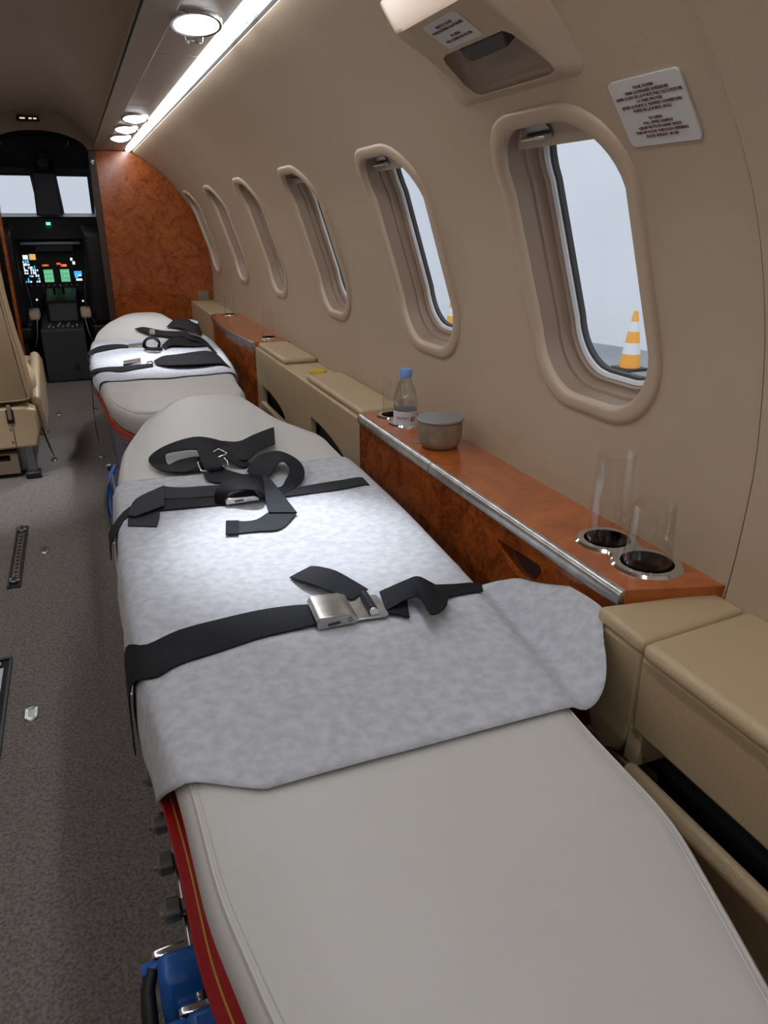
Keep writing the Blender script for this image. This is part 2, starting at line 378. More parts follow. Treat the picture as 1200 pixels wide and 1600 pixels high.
# front bulkhead with the cockpit opening
arch=[(.16,0),(.16,1.445)]+[(x,dome(x)-.075) for x in [-.12+.25*math.cos(PI*k/24) for k in range(25)]][1:-1]+[(-.39,1.43),(-.40,0)]
wf=semp('wall_front',(.5,Y1,0),'burl wood bulkhead either side of the cockpit opening')
rp=[(.205,.0)]+[(x,z) for x,z in [WP(0,SMAX*k/30,0)[::2] for k in range(31)]]+[(.39,1.444),(.205,1.444)]
obj('burl_panel',G().prism(rp,'y',Y1-.03,Y1+.02),'wood',wf,bevel=.003)
rp2=[(-.24-x,z) for x,z in rp]; rp2=[(min(x,-.402),z) for x,z in rp2]
obj('burl_panel',G().prism(rp2,'y',Y1-.03,Y1+.02),'wood',wf,bevel=.003)
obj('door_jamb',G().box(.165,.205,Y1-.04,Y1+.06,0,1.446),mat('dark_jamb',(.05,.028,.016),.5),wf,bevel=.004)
obj('door_jamb',G().box(-.412,-.392,Y1-.04,Y1+.06,0,1.43),'wood',wf,bevel=.004)
g=sheet([(.20,1.43)]+[(x,dome(x)+.01) for x in xs[1:-1]]+[(-.43,1.43)],[],lambda u,v,d:(u,Y1-.02+d,v),.03,None,True)
ap=[(.20,1.444)]+[(x,dome(x)+.005) for x in xs[1:-1]]+[(-.44,1.444)]
inn=[(x,1.436+(.115)*math.sqrt(max(0,1-((x+.12)/.285)**2))) for x in [-.12-.285*math.cos(PI*k/30) for k in range(31)]]
obj('arch_header',G().prism(ap+inn,'y',Y1-.03,Y1+.03),'dome',wf,sharp=30)
sg=thing('lit_cabin_sign','small black lit information sign above the cockpit arch','sign',(-.15,Y1-.03,1.59))
obj('sign_body',G().box(-.212,-.088,Y1-.052,Y1-.03,1.590,1.621),'black',sg,bevel=.003)
for a,b in ((-.195,-.166),(-.146,-.128),(-.120,-.102)): obj('lit_symbol',G().box(a,b,Y1-.054,Y1-.0505,1.602,1.610),'scr_sign',sg)
cl=tag(obj('door_latch',G().box(.176,.192,Y1-.055,Y1-.04,1.36,1.39),'chrome',bevel=.003),'small chrome latch at the top of the dark cockpit door jamb','latch')
# outlet plate on bulkhead
ot=thing('wall_outlet','small square grey brown outlet plate at the foot of the wooden bulkhead','outlet',(.80,Y1-.03,.50))
obj('plate',G().box(.765,.838,Y1-.045,Y1-.03,.502,.575),mat('outlet_plate',(.24,.20,.16),.5),ot,bevel=.003)
obj('socket',G().lathe((.80,Y1-.046,.538),[(.018,0),(.018,-.002),(.001,-.002)],20,'y'),'liner',ot)
# ---------------- cockpit
YC=6.9
ck=semp('wall_cockpit',(-.12,6,0),'dark grey cockpit lining, floor and windscreen frame')
obj('cockpit_floor',G().box(-1.0,.8,Y1+.021,YC+.3,-.05,-.01),'darkgrey',ck)
for sx in (1,-1):
    X=(lambda x:x) if sx==1 else (lambda x:-.24-x)
    obj('side_lining',G().prism([(X(.62),-.02),(X(.66),.5),(X(.60),1.0),(X(.45),1.35),(X(.47),1.37),(X(.68),1.0),(X(.72),.5),(X(.68),-.02)],'y',Y1+.02,YC+.1),'darkgrey',ck)
hp=[(-.12+.60*math.cos(PI*k/24),1.33+.27*math.sin(PI*k/24)) for k in range(25)]
hp2=[(-.12+.63*math.cos(PI*k/24),1.33+.30*math.sin(PI*k/24)) for k in range(25)]
obj('headliner',G().loft([[(x,Y1+.03,z) for x,z in hp]+[(x,Y1+.03,z) for x,z in hp2[::-1]],[(x,6.5,z) for x,z in hp]+[(x,6.5,z) for x,z in hp2[::-1]]]),'darkgrey',ck)
ytop,ybot=6.5,7.0
# windscreen frame sloping down and forward, two panes
def FR(u,v,d): # v 0 bottom .. 1 top
    return (u,ybot+(ytop-ybot)*v+d,1.07+(1.345-1.07)*v)
holesf=[[(-.66,.0),(-.222,.0),(-.228,.97),(-.60,.97)],[(-.030,.0),(.178,.0),(.168,.97),(-.046,.97)],[(.205,.0),(.36,.0),(.29,.9),(.20,.9)]]
holesf=[[(u,v+.04 if v==0 else v) for u,v in h] for h in holesf]
g=sheet([(-.82,-.1),(.60,-.1),(.58,1.15),(-.82,1.15)],holesf,FR,.03)
obj('windscreen_frame',g,'post',ck,flat=True)
g=G()
for h in holesf: g.add([FR(u,v,.02) for u,v in h],[tuple(range(4))])
obj('windscreen_pane',g,'pane',ck,flat=True)
hb=[(-.12+.62*math.cos(PI*k/24),1.34+.28*math.sin(PI*k/24)) for k in range(25)]
obj('front_lining',G().prism(hb+[(-.74,1.335),(.5,1.335)][:0],'y',6.50,6.53),'darkgrey',ck)
obj('centre_post',G().prism([(-.222,1.06),(-.040,1.06),(-.050,1.36),(-.212,1.36)],'y',6.46,6.50),'post',ck,bevel=.01)
cp=thing('standby_compass','dark standby compass hanging at the top of the windscreen post','compass',(-.12,6.4,1.36))
obj('compass_body',G().lathe((-.12,6.36,1.42),[(.01,-.035),(.036,-.03),(.042,0),(.036,.05),(.01,.06)],20,'y'),'black',cp)
obj('bracket',G().box(-.165,-.075,6.36,6.5,1.36,1.50),'dark',cp,bevel=.02)
for xx,lb in ((-.36,'left'),(.06,'right')):
    tag(obj('map_light',G().lathe((xx,6.0,1.53 if xx<0 else 1.53),[(.02,0),(.022,-.02),(.012,-.03)],16),'steel'),'tiny metal map light on the %s of the dark cockpit headliner'%lb,'light')
# instrument panel
ip=thing('instrument_panel','black cockpit instrument panel with lit displays below the windscreen','instrument panel',(-.15,6.35,0))
obj('panel_body',G().box(-.62,.50,6.32,6.6,.0,1.0),'dark',ip)
obj('glareshield',G().prism([(6.18,.90),(6.22,1.055),(6.6,1.075),(6.98,1.07),(6.98,1.0),(6.3,.90)],'x',-.66,.56),'black',ip,bevel=.012)
obj('sill_trim',G().box(-.352,.052,6.16,6.20,.868,.888),mat('trim_bluegrey',(.30,.33,.42),.35,.5),ip,bevel=.004)
obj('annunciator',G().box(-.16,-.13,6.17,6.2,1.0,1.02),'scr_teal',ip)
obj('mode_panel',G().box(-.26,-.0,6.20,6.3,.82,.868),'black',ip,bevel=.003)
Yp=6.32
def screen(name,x0,x1,z0,z1,cells):
    s=obj(name,G().box(x0-.006,x1+.006,Yp-.012,Yp,z0-.006,z1+.006),'black',ip,bevel=.002)
    for m_,a,b,c,d in cells:
        obj('lit_symbol',G().box(x0+(x1-x0)*a,x0+(x1-x0)*b,Yp-.0135,Yp-.0115,z0+(z1-z0)*c,z0+(z1-z0)*d),m_,s,flat=True)
random.seed(9)
cells=[('scr_orange',.50,.92,.80,1.0),('scr_white',.05,.4,.82,.97)]
for r in range(8):
    for c in range(7):
        k=random.random(); 
        if r>5 and c>2: continue
        if k<.72: cells.append((random.choice(['scr_white','scr_white','scr_cyan','scr_blue']),c/7,(c+random.uniform(.45,1))/7,r/10,(r+random.uniform(.5,1))/10))
screen('navigation_screen',-.362,-.262,.60,.80,cells)
def grn():
    c=[('scr_green',0,1,0,1)]
    for k in range(5): c.append(('scr_white',random.random()*.6,random.random()*.3+.65,.1+k*.18,.12+k*.18))
    return [c[0]]+[('scr_teal',a/3+.05,a/3+.2,b/3+.1,b/3+.18) for a in range(3) for b in range(3)]
screen('engine_screen',-.232,-.168,.60,.69,grn()); screen('engine_screen',-.118,-.054,.60,.69,grn())
screen('warning_strip',-.235,-.19,.705,.735,[('scr_red',0,1,.3,.7),('scr_orange',.3,.7,.4,.6)])
screen('warning_strip',-.135,-.065,.705,.74,[('scr_red',0,.4,.5,.9),('scr_red',.4,1,.1,.6),('scr_orange',.6,.9,.2,.5)])
screen('copilot_screen',-.022,.032,.605,.675,[('scr_blue',0,1,.55,1),('scr_cyan',.05,.45,.3,.8),('scr_white',.5,.9,.45,.65),('scr_white',.15,.95,0,.22)])
screen('copilot_gauge',-.035,-.005,.72,.77,[('scr_white',0,.5,.6,1),('scr_white',.4,1,.05,.5)])
for x,z,m_ in ((-.215,.535,'scr_white'),(-.19,.535,'scr_white'),(-.215,.51,'scr_white'),(-.187,.51,'scr_white'),(-.09,.53,'scr_teal'),(-.10,.512,'scr_teal'),(-.08,.512,'scr_teal'),(-.31,.475,'scr_white'),(.012,.455,'scr_white')):
    obj('indicator_light',G().lathe((x,Yp,z),[(.007,0),(.006,-.006),(.001,-.007)],12,'y'),m_,ip)
for k in range(9): obj('knob',G().lathe((-.33+k*.04,Yp,.575),[(.007,0),(.006,-.012),(.001,-.013)],10,'y'),'steel',ip)
# pedestal
pd=thing('centre_pedestal','dark grey pedestal between the pilot seats','console',(-.14,5.8,0))
obj('pedestal_body',G().prism([(5.56,-.01),(5.56,.345),(6.3,.40),(6.3,-.01)],'x',-.285,-.005),'pedgrey',pd,bevel=.01)
obj('quadrant',G().prism([(5.80,.36),(5.86,.50),(6.2,.56),(6.3,.56),(6.3,.36)],'x',-.235,-.02),'dark',pd,bevel=.02)
for k,(x,y) in enumerate([(-.23,5.62),(-.20,5.6),(-.17,5.64),(-.14,5.61),(-.11,5.63),(-.08,5.6),(-.05,5.64),(-.22,5.70),(-.16,5.71),(-.10,5.70)]):
    obj('knob',G().lathe((x,y,.352+(y-5.6)*.08),[(.012,0),(.010,.014),(.001,.016)],12),['brushed','steel'][k%2],pd)
obj('key_panel',G().box(-.24,-.19,5.585,5.60,.33,.348),'scr_orange' if 0 else 'steel',pd)
for x in (-.17,-.11): obj('thrust_lever',G().tube([(x,6.0,.54),(x,5.93,.60)],.009),'brushed',pd)
obj('floor_step_latch',G().box(-.10,-.075,5.55,5.558,.07,.11),'black',pd)
# pilot seats: only their inner sides show
for X,nm in ((lambda x:x,'left'),(lambda x:-.29-x,'right')):
    t=thing('pilot_seat','dark pilot seat with pale sheepskin cushion, %s of the cockpit pedestal'%nm,'seat',(X(-.45),6.0,0))
    def mir(g): 
        g.v=[(X(x),y,z) for x,y,z in g.v]; return g
    obj('backrest',mir(G().prism([(5.66,.36),(5.60,.95),(5.64,1.02),(5.70,1.0),(5.78,.38)],'x',-.62,-.355)),'black',t,bevel=.03)
    obj('seat_edge_piping',mir(G().tube([(-.345,5.68,.72),(-.325,5.70,.60),(-.318,5.72,.48),(-.33,5.74,.34),(-.36,5.74,.26)],.005)),'post',t)
    obj('seat_cushion',mir(G().prism([(5.72,.25),(5.72,.36),(6.1,.37),(6.14,.28)],'x',-.60,-.33)),'black',t,bevel=.03)
    obj('armrest',mir(G().prism([(5.66,.40),(5.67,.455),(5.76,.475),(5.84,.44),(5.82,.40)],'x',-.345,-.275)),'fleece',t,bevel=.018)
    obj('harness_strap',mir(G().tube([(-.30,5.68,.40),(-.31,5.66,.30),(-.335,5.66,.22)],.006)),'steel',t)
    obj('seat_base',mir(G().box(-.58,-.38,5.75,6.1,-.01,.26)),'blackmat',t)
# ---------------- hangar outside
hf=struct(obj('ground_hangar',G().box(-30,45,-15,45,-1.36,-1.30),'concrete',flat=True),'grey hangar concrete floor')
g=G(); d=Vector((.28,-.96,0)).normalized(); a=Vector((9.7,11.9,0)); p0=a-d*30; p1=a+d*34; n=Vector((.96,.28,0))*.1
g.loft([[(p0.x,p0.y,-1.32),(p1.x,p1.y,-1.32),(p1.x+n.x,p1.y+n.y,-1.32),(p0.x+n.x,p0.y+n.y,-1.32)],[(p0.x,p0.y,9),(p1.x,p1.y,9),(p1.x+n.x,p1.y+n.y,9),(p0.x+n.x,p0.y+n.y,9)]])
struct(obj('wall_hangar',g,'hwall',flat=True),'white sheet wall of the hangar seen through the windows')
struct(obj('wall_hangar_front',G().box(-30,20,22,22.2,-1.32,9),'hwall',flat=True),'pale hangar wall ahead of the windscreen')
def cone(x,y,label):
    t=thing('traffic_cone',label,'cone',(x,y,-1.3))
    obj('base',G().box(x-.22,x+.22,y-.22,y+.22,-1.30,-1.255),'black',t,bevel=.02)
    B=[(0,.17),(.22,.148),(.40,.118),(.58,.088),(.74,.062),(.90,.036)]
    for k in range(5):
        h0=B[k][0]; h1=B[k+1][0]
        obj('cone_band',G().lathe((x,y,-1.255),[(B[k][1],h0),(B[k+1][1],h1)],28),['orange','conewhite'][k%2],t)
cone(8.33,9.95,'orange and white striped traffic cone outside the nearest window')
cone(8.9,21.0-2.2,'small orange traffic cone outside the second window, low in the pane') if 0 else None
# ================================================================== FURNITURE
# ---------------- ledges along the right wall
def wx(z): 
    return pat(s_of(z))[0]
def ledge(y0,y1,label,bow=0,cut=False,holders=(),seam=None):
    zt=.52; n=24
    def ex(y): t=(y-y0)/(y1-y0); return .702-bow*math.sin(PI*t)**.8
    t=thing('wall_ledge',label,'ledge',(.77,(y0+y1)/2,0))
    E=[(ex(y0+(y1-y0)*k/n)+.012,y0+(y1-y0)*k/n) for k in range(n+1)]
    top=E+[(.869,y1),(.869,y0-.045)]
    holes=[]
    for (hx,hy,hr) in holders: holes.append([(hx+hr*math.cos(2*PI*k/28),hy+hr*math.sin(2*PI*k/28)) for k in range(28)])
    g=sheet(top,holes,lambda u,v,d:(u,v,zt-d),.028,None,True); V,F=cdt(top,holes); g.add([(u,v,zt-.028) for u,v in V],F)
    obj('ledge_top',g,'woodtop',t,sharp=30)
    # quarter round metal nosing
    prof=[(.014,0),(.008,-.001),(.003,-.005),(.000,-.011),(-.001,-.025),(.012,-.027)]
    segs=[(0,n)] if seam is None else [(0,seam),(seam,n)]
    for a,b in segs:
        L=[]
        for k in range(a,b+1):
            y=y0+(y1-y0)*k/n+(.0015 if k==a and a else 0)-(.0015 if k==b and b<n else 0); L.append([(ex(y)+p,y,zt+q) for p,q in prof])
        obj('metal_nosing',G().loft(L),'brushed',t)
    # front panels
    fs=[(y0+.001,y1-.001)] if not cut else [(y0+.001,1.488),(1.491,y1-.001)]
    for a,b in fs:
        hs=[]
        if cut and a<1.1: hs=[[(1.178,.453),(1.15,.456),(1.118,.458),(1.07,.461),(1.022,.463),(1.015,.458),(1.018,.446),(1.028,.432),(1.045,.419),(1.070,.410),(1.095,.409),(1.12,.416),(1.15,.434),(1.174,.449)]]
        def F3(u,v,d): return (ex(u)+.006+d,u,v)
        o=[(a,.0)]+[(a+(b-a)*k/12,.0) for k in range(1,12)]+[(b,.0),(b,zt-.03)]+[(b-(b-a)*k/12,zt-.03) for k in range(1,12)]+[(a,zt-.03)]
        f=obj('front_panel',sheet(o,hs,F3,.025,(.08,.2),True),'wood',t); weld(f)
        if hs:
            obj('pull_shade_plate',G().box(ex(1.1)+.031,ex(1.1)+.04,1.0,1.21,.39,.475),mat('recess_shade_brown',(.05,.018,.008),.6),t)  # dark brown plate paints the shade inside the hand pull
    obj('end_panel',G().prism([(ex(y0)+.008,0),(.79,0),(.866,zt-.03),(ex(y0)+.008,zt-.03)],'y',y0+.002,y0+.014),'wood',t)
    return t
H1=[(.805,.965,.041),(.806,.862,.044)]
H2=[(.79,1.925,.034),(.79,1.835,.034)]
ledge(.80,1.985,'near burl wood wall ledge with metal nosing, bottle and glasses on it',0,True,H1+H2,seam=14)
H3=[(.80,4.53,.034),(.805,3.535,.034)]
ledge(3.41,4.56,'far bowed burl wood wall ledge beyond the tan leather console',.035,False,[(.80,4.48,.034),(.805,3.52,.034)])
def ring(holders,label,deep=.045,single=False):
    z=.52
    t=thing('cup_holder',label,'cup holder',(holders[0][0],holders[0][1],z-.04))
    if len(holders)==2 and not single:
        (x1,y1,r1),(x2,y2,r2)=holders; w=.010; dd=Vector((x2-x1,y2-y1,0)); L=dd.length; ang=math.atan2(dd.y,dd.x)
        def path(off):
            o=[]; nn=40
            for k in range(nn+1): # arc around centre 1 (far side) then waist then arc 2
                a=ang+math.radians(38)+(2*PI-math.radians(76))*k/nn; o.append((x1+(r1+off)*math.cos(a),y1+(r1+off)*math.sin(a)))
            for k in range(nn+1):
                a=ang+PI+math.radians(38)+(2*PI-math.radians(76))*k/nn; o.append((x2+(r2+off)*math.cos(a),y2+(r2+off)*math.sin(a)))
            return o
        out=path(w); hs=[[(x+(r-.0006)*math.cos(2*PI*k/32),y+(r-.0006)*math.sin(2*PI*k/32)) for k in range(32)] for x,y,r in holders]
        V,F=cdt(out,hs); g=G(); g.add([(u,v,z+.0045) for u,v in V],F)
        o2=path(w+.004); n=len(out); g.add([(u,v,z+.0045) for u,v in out]+[(u,v,z+.0002) for u,v in o2],[(k,(k+1)%n,n+(k+1)%n,n+k) for k in range(n)])
        for h in hs: n=len(h); g.add([(u,v,z+.0045) for u,v in h]+[(u,v,z-.002) for u,v in h],[(k,(k+1)%n,n+(k+1)%n,n+k) for k in range(n)])
        obj('rim_plate',g,'chrome',t)
    for x,y,r in holders:
        g=G(); prof=([(r+.010,.0002),(r+.009,.004),(r-.001,.0045)] if (single or len(holders)==1) else [])+[(r-.0006,-.001),(r-.002,-deep),(r-.004,-deep-.001),(.001,-deep-.001)]
        g.lathe((x,y,z),prof,40,cap=False); obj('cup',g,'chrome',t)
    return t
ring(H1,'chrome figure-eight cup holder at the near end of the near ledge')
ring(H2,'chrome double cup holder at the far end of the near ledge, by the bottle')
ring([(.80,4.48,.034)],'round chrome coaster ring at the far end of the far ledge')
ring([(.805,3.52,.034)],'round chrome coaster ring at the near end of the far ledge')
def tumbler(x,y,z,rb,rt,h,label,tilt=0):
    o=[(.001,0),(rb*.75,0),(rb*.94,.003),(rb,.012)]+[(rb+(rt-rb)*k/6,.012+(h-.012)*k/6) for k in range(1,7)]
    i=[(rt-.0008,h+.0006),(rt-.0016,h)]+[(rb+(rt-rb)*k/6-.0018,.014+(h-.014)*k/6) for k in range(5,-1,-1)]+[(rb*.8,.008),(.001,.007)]
    g=G().lathe((x,y,z),o+i,48,cap=False)
    return tag(obj('glass_tumbler',g,'glass'),label,'glass')
tumbler(H1[0][0],H1[0][1],.475,.038,.031,.205,'taller clear tapered tumbler in the near holder, touching the window side')
tumbler(H1[1][0],H1[1][1],.475,.041,.034,.150,'clear tumbler nearest the camera in the chrome figure-eight holder')
tumbler(H2[0][0],H2[0][1],.476,.031,.030,.150,'clear tumbler behind the water bottle on the near ledge')
tumbler(.80,4.48,.476,.030,.027,.165,'clear tumbler at the far end of the far wooden ledge')
tumbler(.805,3.52,.476,.030,.027,.170,'clear tumbler at the near end of the far wooden ledge')
# bottle
bx,by,bz=H2[1][0],H2[1][1],.4765
b=thing('water_bottle','small clear plastic water bottle with blue cap and white label','bottle',(bx,by,bz))
pr=[(.001,.002),(.020,0),(.0325,.006),(.0325,.030),(.0315,.034),(.0325,.038),(.0325,.085),(.0315,.088),(.033,.092),(.033,.108),(.031,.118),(.025,.140),(.0175,.158),(.0145,.166),(.0145,.178)]
pr=[(r,h) for r,h in pr]
g=G(); loops=[]
for r,h in pr:
    loops.append([(bx+(r*(1+(.035*math.sin(7*q) if .105<h<.15 else 0)))*math.cos(q),by+(r*(1+(.035*math.sin(7*q) if .105<h<.15 else 0)))*math.sin(q),bz+h) for q in [2*PI*k/56 for k in range(56)]])
g.loft(loops,True,False); obj('bottle_body',g,'pet',b)
obj('water',G().lathe((bx,by,bz),[(.001,.004),(.030,.006),(.0305,.103),(.001,.104)],32,cap=False),'water',b)
lab=G(); a0=math.atan2(-by,-bx) # label faces the aisle and camera
L=[(bx+.0332*math.cos(q),by+.0332*math.sin(q)) for q in [2*PI*k/48 for k in range(48)]]
lab.loft([[(u,v,bz+.047) for u,v in L],[(u,v,bz+.083) for u,v in L]],False,False)
lb=obj('bottle_label',lab,'blabel',b)
# lettering bent round the label
def bent(body,size,zc,c0,m,nm='lettering'):
    cu=bpy.data.curves.new(nm,'FONT'); cu.body=body; cu.size=size; cu.align_x='CENTER'; cu.align_y='CENTER'; cu.resolution_u=2
    t=bpy.data.objects.new('tmp',cu); COL.objects.link(t); dg=bpy.context.evaluated_depsgraph_get(); me=bpy.data.meshes.new_from_object(t.evaluated_get(dg)); bpy.data.objects.remove(t)
    V=[]
    for v in me.vertices:
        q=c0+v.co.x/.0334; V.append((bx+.03345*math.cos(q),by+.03345*math.sin(q),zc+v.co.y))
    obj(nm,(V,[tuple(p.vertices) for p in me.polygons]),m,lb,flat=True,fix=False)
bent('evian',.0165,bz+.066,a0-.24,'ink'); bent('. . .',.010,bz+.0795,a0-.22,'ink'); bent('• • • •',.006,bz+.054,a0-.22,'ink')
q=a0+.62; nv=Vector((math.cos(q),math.sin(q),0)); tv=Vector((-math.sin(q),math.cos(q),0)); c=Vector((bx,by,bz+.062))
dv=[]; 
for k in range(20):
    aa=2*PI*k/20; qq=q+.0072*math.cos(aa)/.0334; dv.append((bx+.03345*math.cos(qq),by+.03345*math.sin(qq),bz+.062+.0072*math.sin(aa)))
obj('round_emblem',(dv,[tuple(range(20))]),'steel',lb,flat=True,fix=False)
g=G(); lp=[]
for r,h in ((.001,.194),(.014,.194),(.0165,.192),(.0168,.176),(.0168,.172),(.0145,.172)):
    lp.append([(bx+r*(1+(.02*(k%2)) if .17<h<.193 else 1)*math.cos(2*PI*k/48),by+r*(1+(.02*(k%2)) if .17<h<.193 else 1)*math.sin(2*PI*k/48),bz+h) for k in range(48)])
lp=[[(bx+r*math.cos(2*PI*k/48)*(1.025 if k%2 else 1),by+r*math.sin(2*PI*k/48)*(1.025 if k%2 else 1),bz+h) for k in range(48)] for r,h in ((.001,.1945),(.0145,.1945),(.0165,.192),(.0168,.174),(.0145,.172))]
obj('cap',G().loft(lp,False,False),'cap',b)
# pot
px_,py_=.782,1.600
p=thing('lidded_pot','squat round grey brown pot with grey lid beside the water bottle','pot',(px_,py_,.52))
obj('pot_body',G().lathe((px_,py_,.5205),[(.001,0),(.040,0),(.045,.003),(.051,.014),(.0545,.030),(.0555,.055),(.0555,.066),(.051,.067),(.001,.066)],48,cap=False),'ceramic',p)
obj('lid',G().lathe((px_,py_,.5205),[(.053,.0665),(.058,.068),(.0585,.072),(.056,.0745),(.045,.073),(.020,.075),(.001,.0745)],48,cap=False),'foil',p)
tag(obj('ledge_button',G().lathe((.745,1.655,.5202),[(.014,0),(.013,.0025),(.010,.0015),(.001,.0015)],24),'ceramic'),'small oval metal button set in the near ledge beside the pot','button')
# ---------------- tan consoles
def soft(nm,x0,x1,y0,y1,z0,z1,par,m='leather',bev=.012): return obj(nm,G().box(x0,x1,y0,y1,z0,z1),m,par,bevel=bev,seg=4)
c=thing('side_console','nearest tan leather side console with two padded lids, right foreground','console',(.77,.2,0))
# corner column with rounded foot
poly=[(.700,.788),(.690,.80),(.689,.36)]
col=[(.795,.480)]+[(.795-.0,.36)]+bez((.795,.33),(.795,.285),(.745,.283),6)+bez((.745,.283),(.70,.285),(.695,.36),6)+[(.695,.480)]
obj('column_panel',G().prism(col,'x',.664,.86),'leather',c,bevel=.010)
obj('padded_lid',G().prism([(.660,.690),(.664,.800),(.865,.772),(.865,.708)],'z',.478,.504),'leather',c,bevel=.009)
obj('padded_lid',G().prism([(.652,-.80),(.652,.685),(.866,.703),(.88,-.80)],'z',.480,.508),'leather',c,bevel=.012)
g=sheet([(-.8,.34),(.688,.34),(.688,.498),(-.8,.498)],[],lambda u,v,d:(.660+d,u,v),.02,None,True)
obj('upper_panel',G().prism([(-.8,.358),(.690,.358),(.690,.482),(-.8,.482)],'x',.660,.70),'leather',c,bevel=.006)
obj('pocket_shade_plate',G().box(.715,.74,-.8,.69,.2,.36),'blackmat',c)  # black plate stands in for the shade inside the open slot
obj('pocket_side',G().prism([(.66,.30),(.74,.30),(.74,.36),(.665,.36)],'y',.672,.700),'leather',c,bevel=.004)
obj('pocket_flap',G().prism([(.632,.305),(.642,.318),(.655,.318),(.66,.30),(.71,.0),(.69,.0)],'y',-.8,.672),'leather',c,bevel=.006)
obj('plinth',G().prism([(.70,0),(.70,.30),(.84,.34),(.78,0)],'y',-.8,.660),'blackmat',c,bevel=.006)  # coloured black instead of leather so the slot reads as deep shade
obj('sill_panel',G().prism([(.67,.283),(.70,.283),(.735,0),(.70,0)],'y',.66,.80),'leather',c,bevel=.004)
def console(y0,y1,label,pockets,lids,zt=.500):
    t=thing('side_console',label,'console',(.79,(y0+y1)/2,0))
    o=[(y0,0),(y1,0),(y1,zt-.004),(y0,zt-.004)]
    f=obj('front_panel',sheet(o,pockets,lambda u,v,d:(.712+d,u,v),.02,None,True),'leather',t,flat=True)
    for q in pockets:
        ys=[a for a,b in q]; zs=[b for a,b in q]
        obj('pocket_shade_plate',G().box(.745,.75,min(ys)-.01,max(ys)+.01,min(zs)-.02,max(zs)+.02),'blackmat',t)  # black plate behind the opening paints the pocket's inner shade
        # sloping flap edge in the pocket mouth
        obj('pocket_flap',G().prism([(min(ys)+.004,min(zs)-.01),(max(ys)-.004,min(zs)-.01),(max(ys)-.004,min(zs)+(max(zs)-min(zs))*.18),(min(ys)+.004,min(zs)+.006)],'x',.700,.722),'leather',t,bevel=.004)
    obj('top_panel',G().prism([(.7135,y0+.001),(.7135,y1-.001),(.866,y1-.001),(.866,y0+.001)],'z',zt-.02,zt),'leather',t,bevel=.004)
    for a,b in lids: obj('padded_lid',G().box(.722,.862,a,b,zt,zt+.022),'leather',t,bevel=.011,seg=4)
    return t
def arch_p(y0,y1,z0,z1): # quarter-round topped pocket, high at the far end
    return [(y0,z0),(y1,z0),(y1,z1)]+[(y1-(y1-y0)*math.sin(PI/2*k/8),z0+(z1-z0)*(.25+.75*math.cos(PI/2*k/8))) for k in range(1,9)]
console(1.99,3.405,'long tan leather side console between the two wooden ledges',[arch_p(2.90,3.30,.255,.345),arch_p(2.07,2.52,.25,.385)],[(2.92,3.385),(2.01,2.60)])
console(4.57,Y1-.031,'farthest tan leather side console against the wooden bulkhead',[arch_p(4.66,4.95,.24,.345)],[],.510)
tag(obj('yellow_disc',G().lathe((.800,2.705,.5003),[(.001,0),(.030,0),(.034,.004),(.032,.010),(.018,.014),(.001,.015)],28,cap=False),'yellow'),'small rounded yellow disc lying on the middle tan console','disc')
# ---------------- placards and exit handle housing on the wall
def frame_at(y,z,d):
    s=s_of(z); P=Vector(WP(y,s,d)); Q=Vector(WP(y,s+.02,d)); up=(Q-P).normalized(); right=Vector((0,-1,0)); return P,right,up
P,r,u=frame_at(.873,1.180,.0035)
def plate(nm,P,r,u,a,b,rad,th,m,par,shear=0):
    n=r.cross(u); L=rrect(a,b,rad,6); 
    return obj(nm,G().loft([[tuple(P+r*(x+shear*y)+u*y-n*th) for x,y in L],[tuple(P+r*(x+shear*y)+u*y) for x,y in L]]),m,par)
pl=thing('exit_placard','white door opening placard in French and English beside the nearest window','sign',tuple(P))
plate('plate',P,r,u,.0665,.046,.008,.003,'label',pl)
lines=['POUR OUVRIR:','· TIRER LA POIGNÉE SUPÉRIEURE','· SAISIR LE BAS DE LA PORTE PAR L\'ACCOUDOIR','· LA FAIRE PIVOTER','· JETER LA PORTE À TRAVERS L\'OUVERTURE','POIDS DE LA PORTE: 18 KG','','TO OPEN:','· PULL UPPER HANDLE','· GRASP BOTTOM HAND HOLD','· THROW DOOR THROUGH OPENING','DOOR WEIGHT: 40 LBS']
n=r.cross(u)
for k,l in enumerate(lines):
    if l: text(l,P+u*(.034-k*.0061)+n*.0004,r,u,.0058,'ink',pl,'lettering')
# housing
HB=s_of(1.250); HT=s_of(1.425)
hs_=thing('exit_handle_housing','protruding beige emergency exit handle housing above the nearest window','handle housing',WP(1.16,HB))
def HD(s): return .013+.034*min(1,max(0,(s-1.335)/.165))
def HF(y,s,d=0): return WP(y,s,HD(s)-d)
def densify(L,m=.02):
    o=[]
    for i,p in enumerate(L):
        q=L[(i+1)%len(L)]; n=max(1,int(math.dist(p,q)/m))
        o+=[(p[0]+(q[0]-p[0])*k/n,p[1]+(q[1]-p[1])*k/n) for k in range(n)]
    return o
fo=densify(rrect(.132,.0825,.016,4,1.140,1.4175),.02)
op=densify([(1.040,1.428),(1.215,1.428),(1.232,1.424),(1.240,1.412),(1.250,1.366),(1.243,1.345),(1.228,1.338),(1.030,1.338),(1.012,1.343),(1.010,1.356),(1.030,1.418)],.02)
g=sheet(fo,[op],HF,.006,(.04,.04),False)
n=len(fo); base=[(1.160+(y-1.140)*1.50,1.4175+(s-1.4175)*(1.22)+(.02 if s>1.4175 else 0)) for y,s in fo]; base=[(y,min(s,SMAX-.005)) for y,s in base]
mid=[((a[0]*.86+b[0]*.14),(a[1]*.86+b[1]*.14)) for a,b in zip(fo,base)]
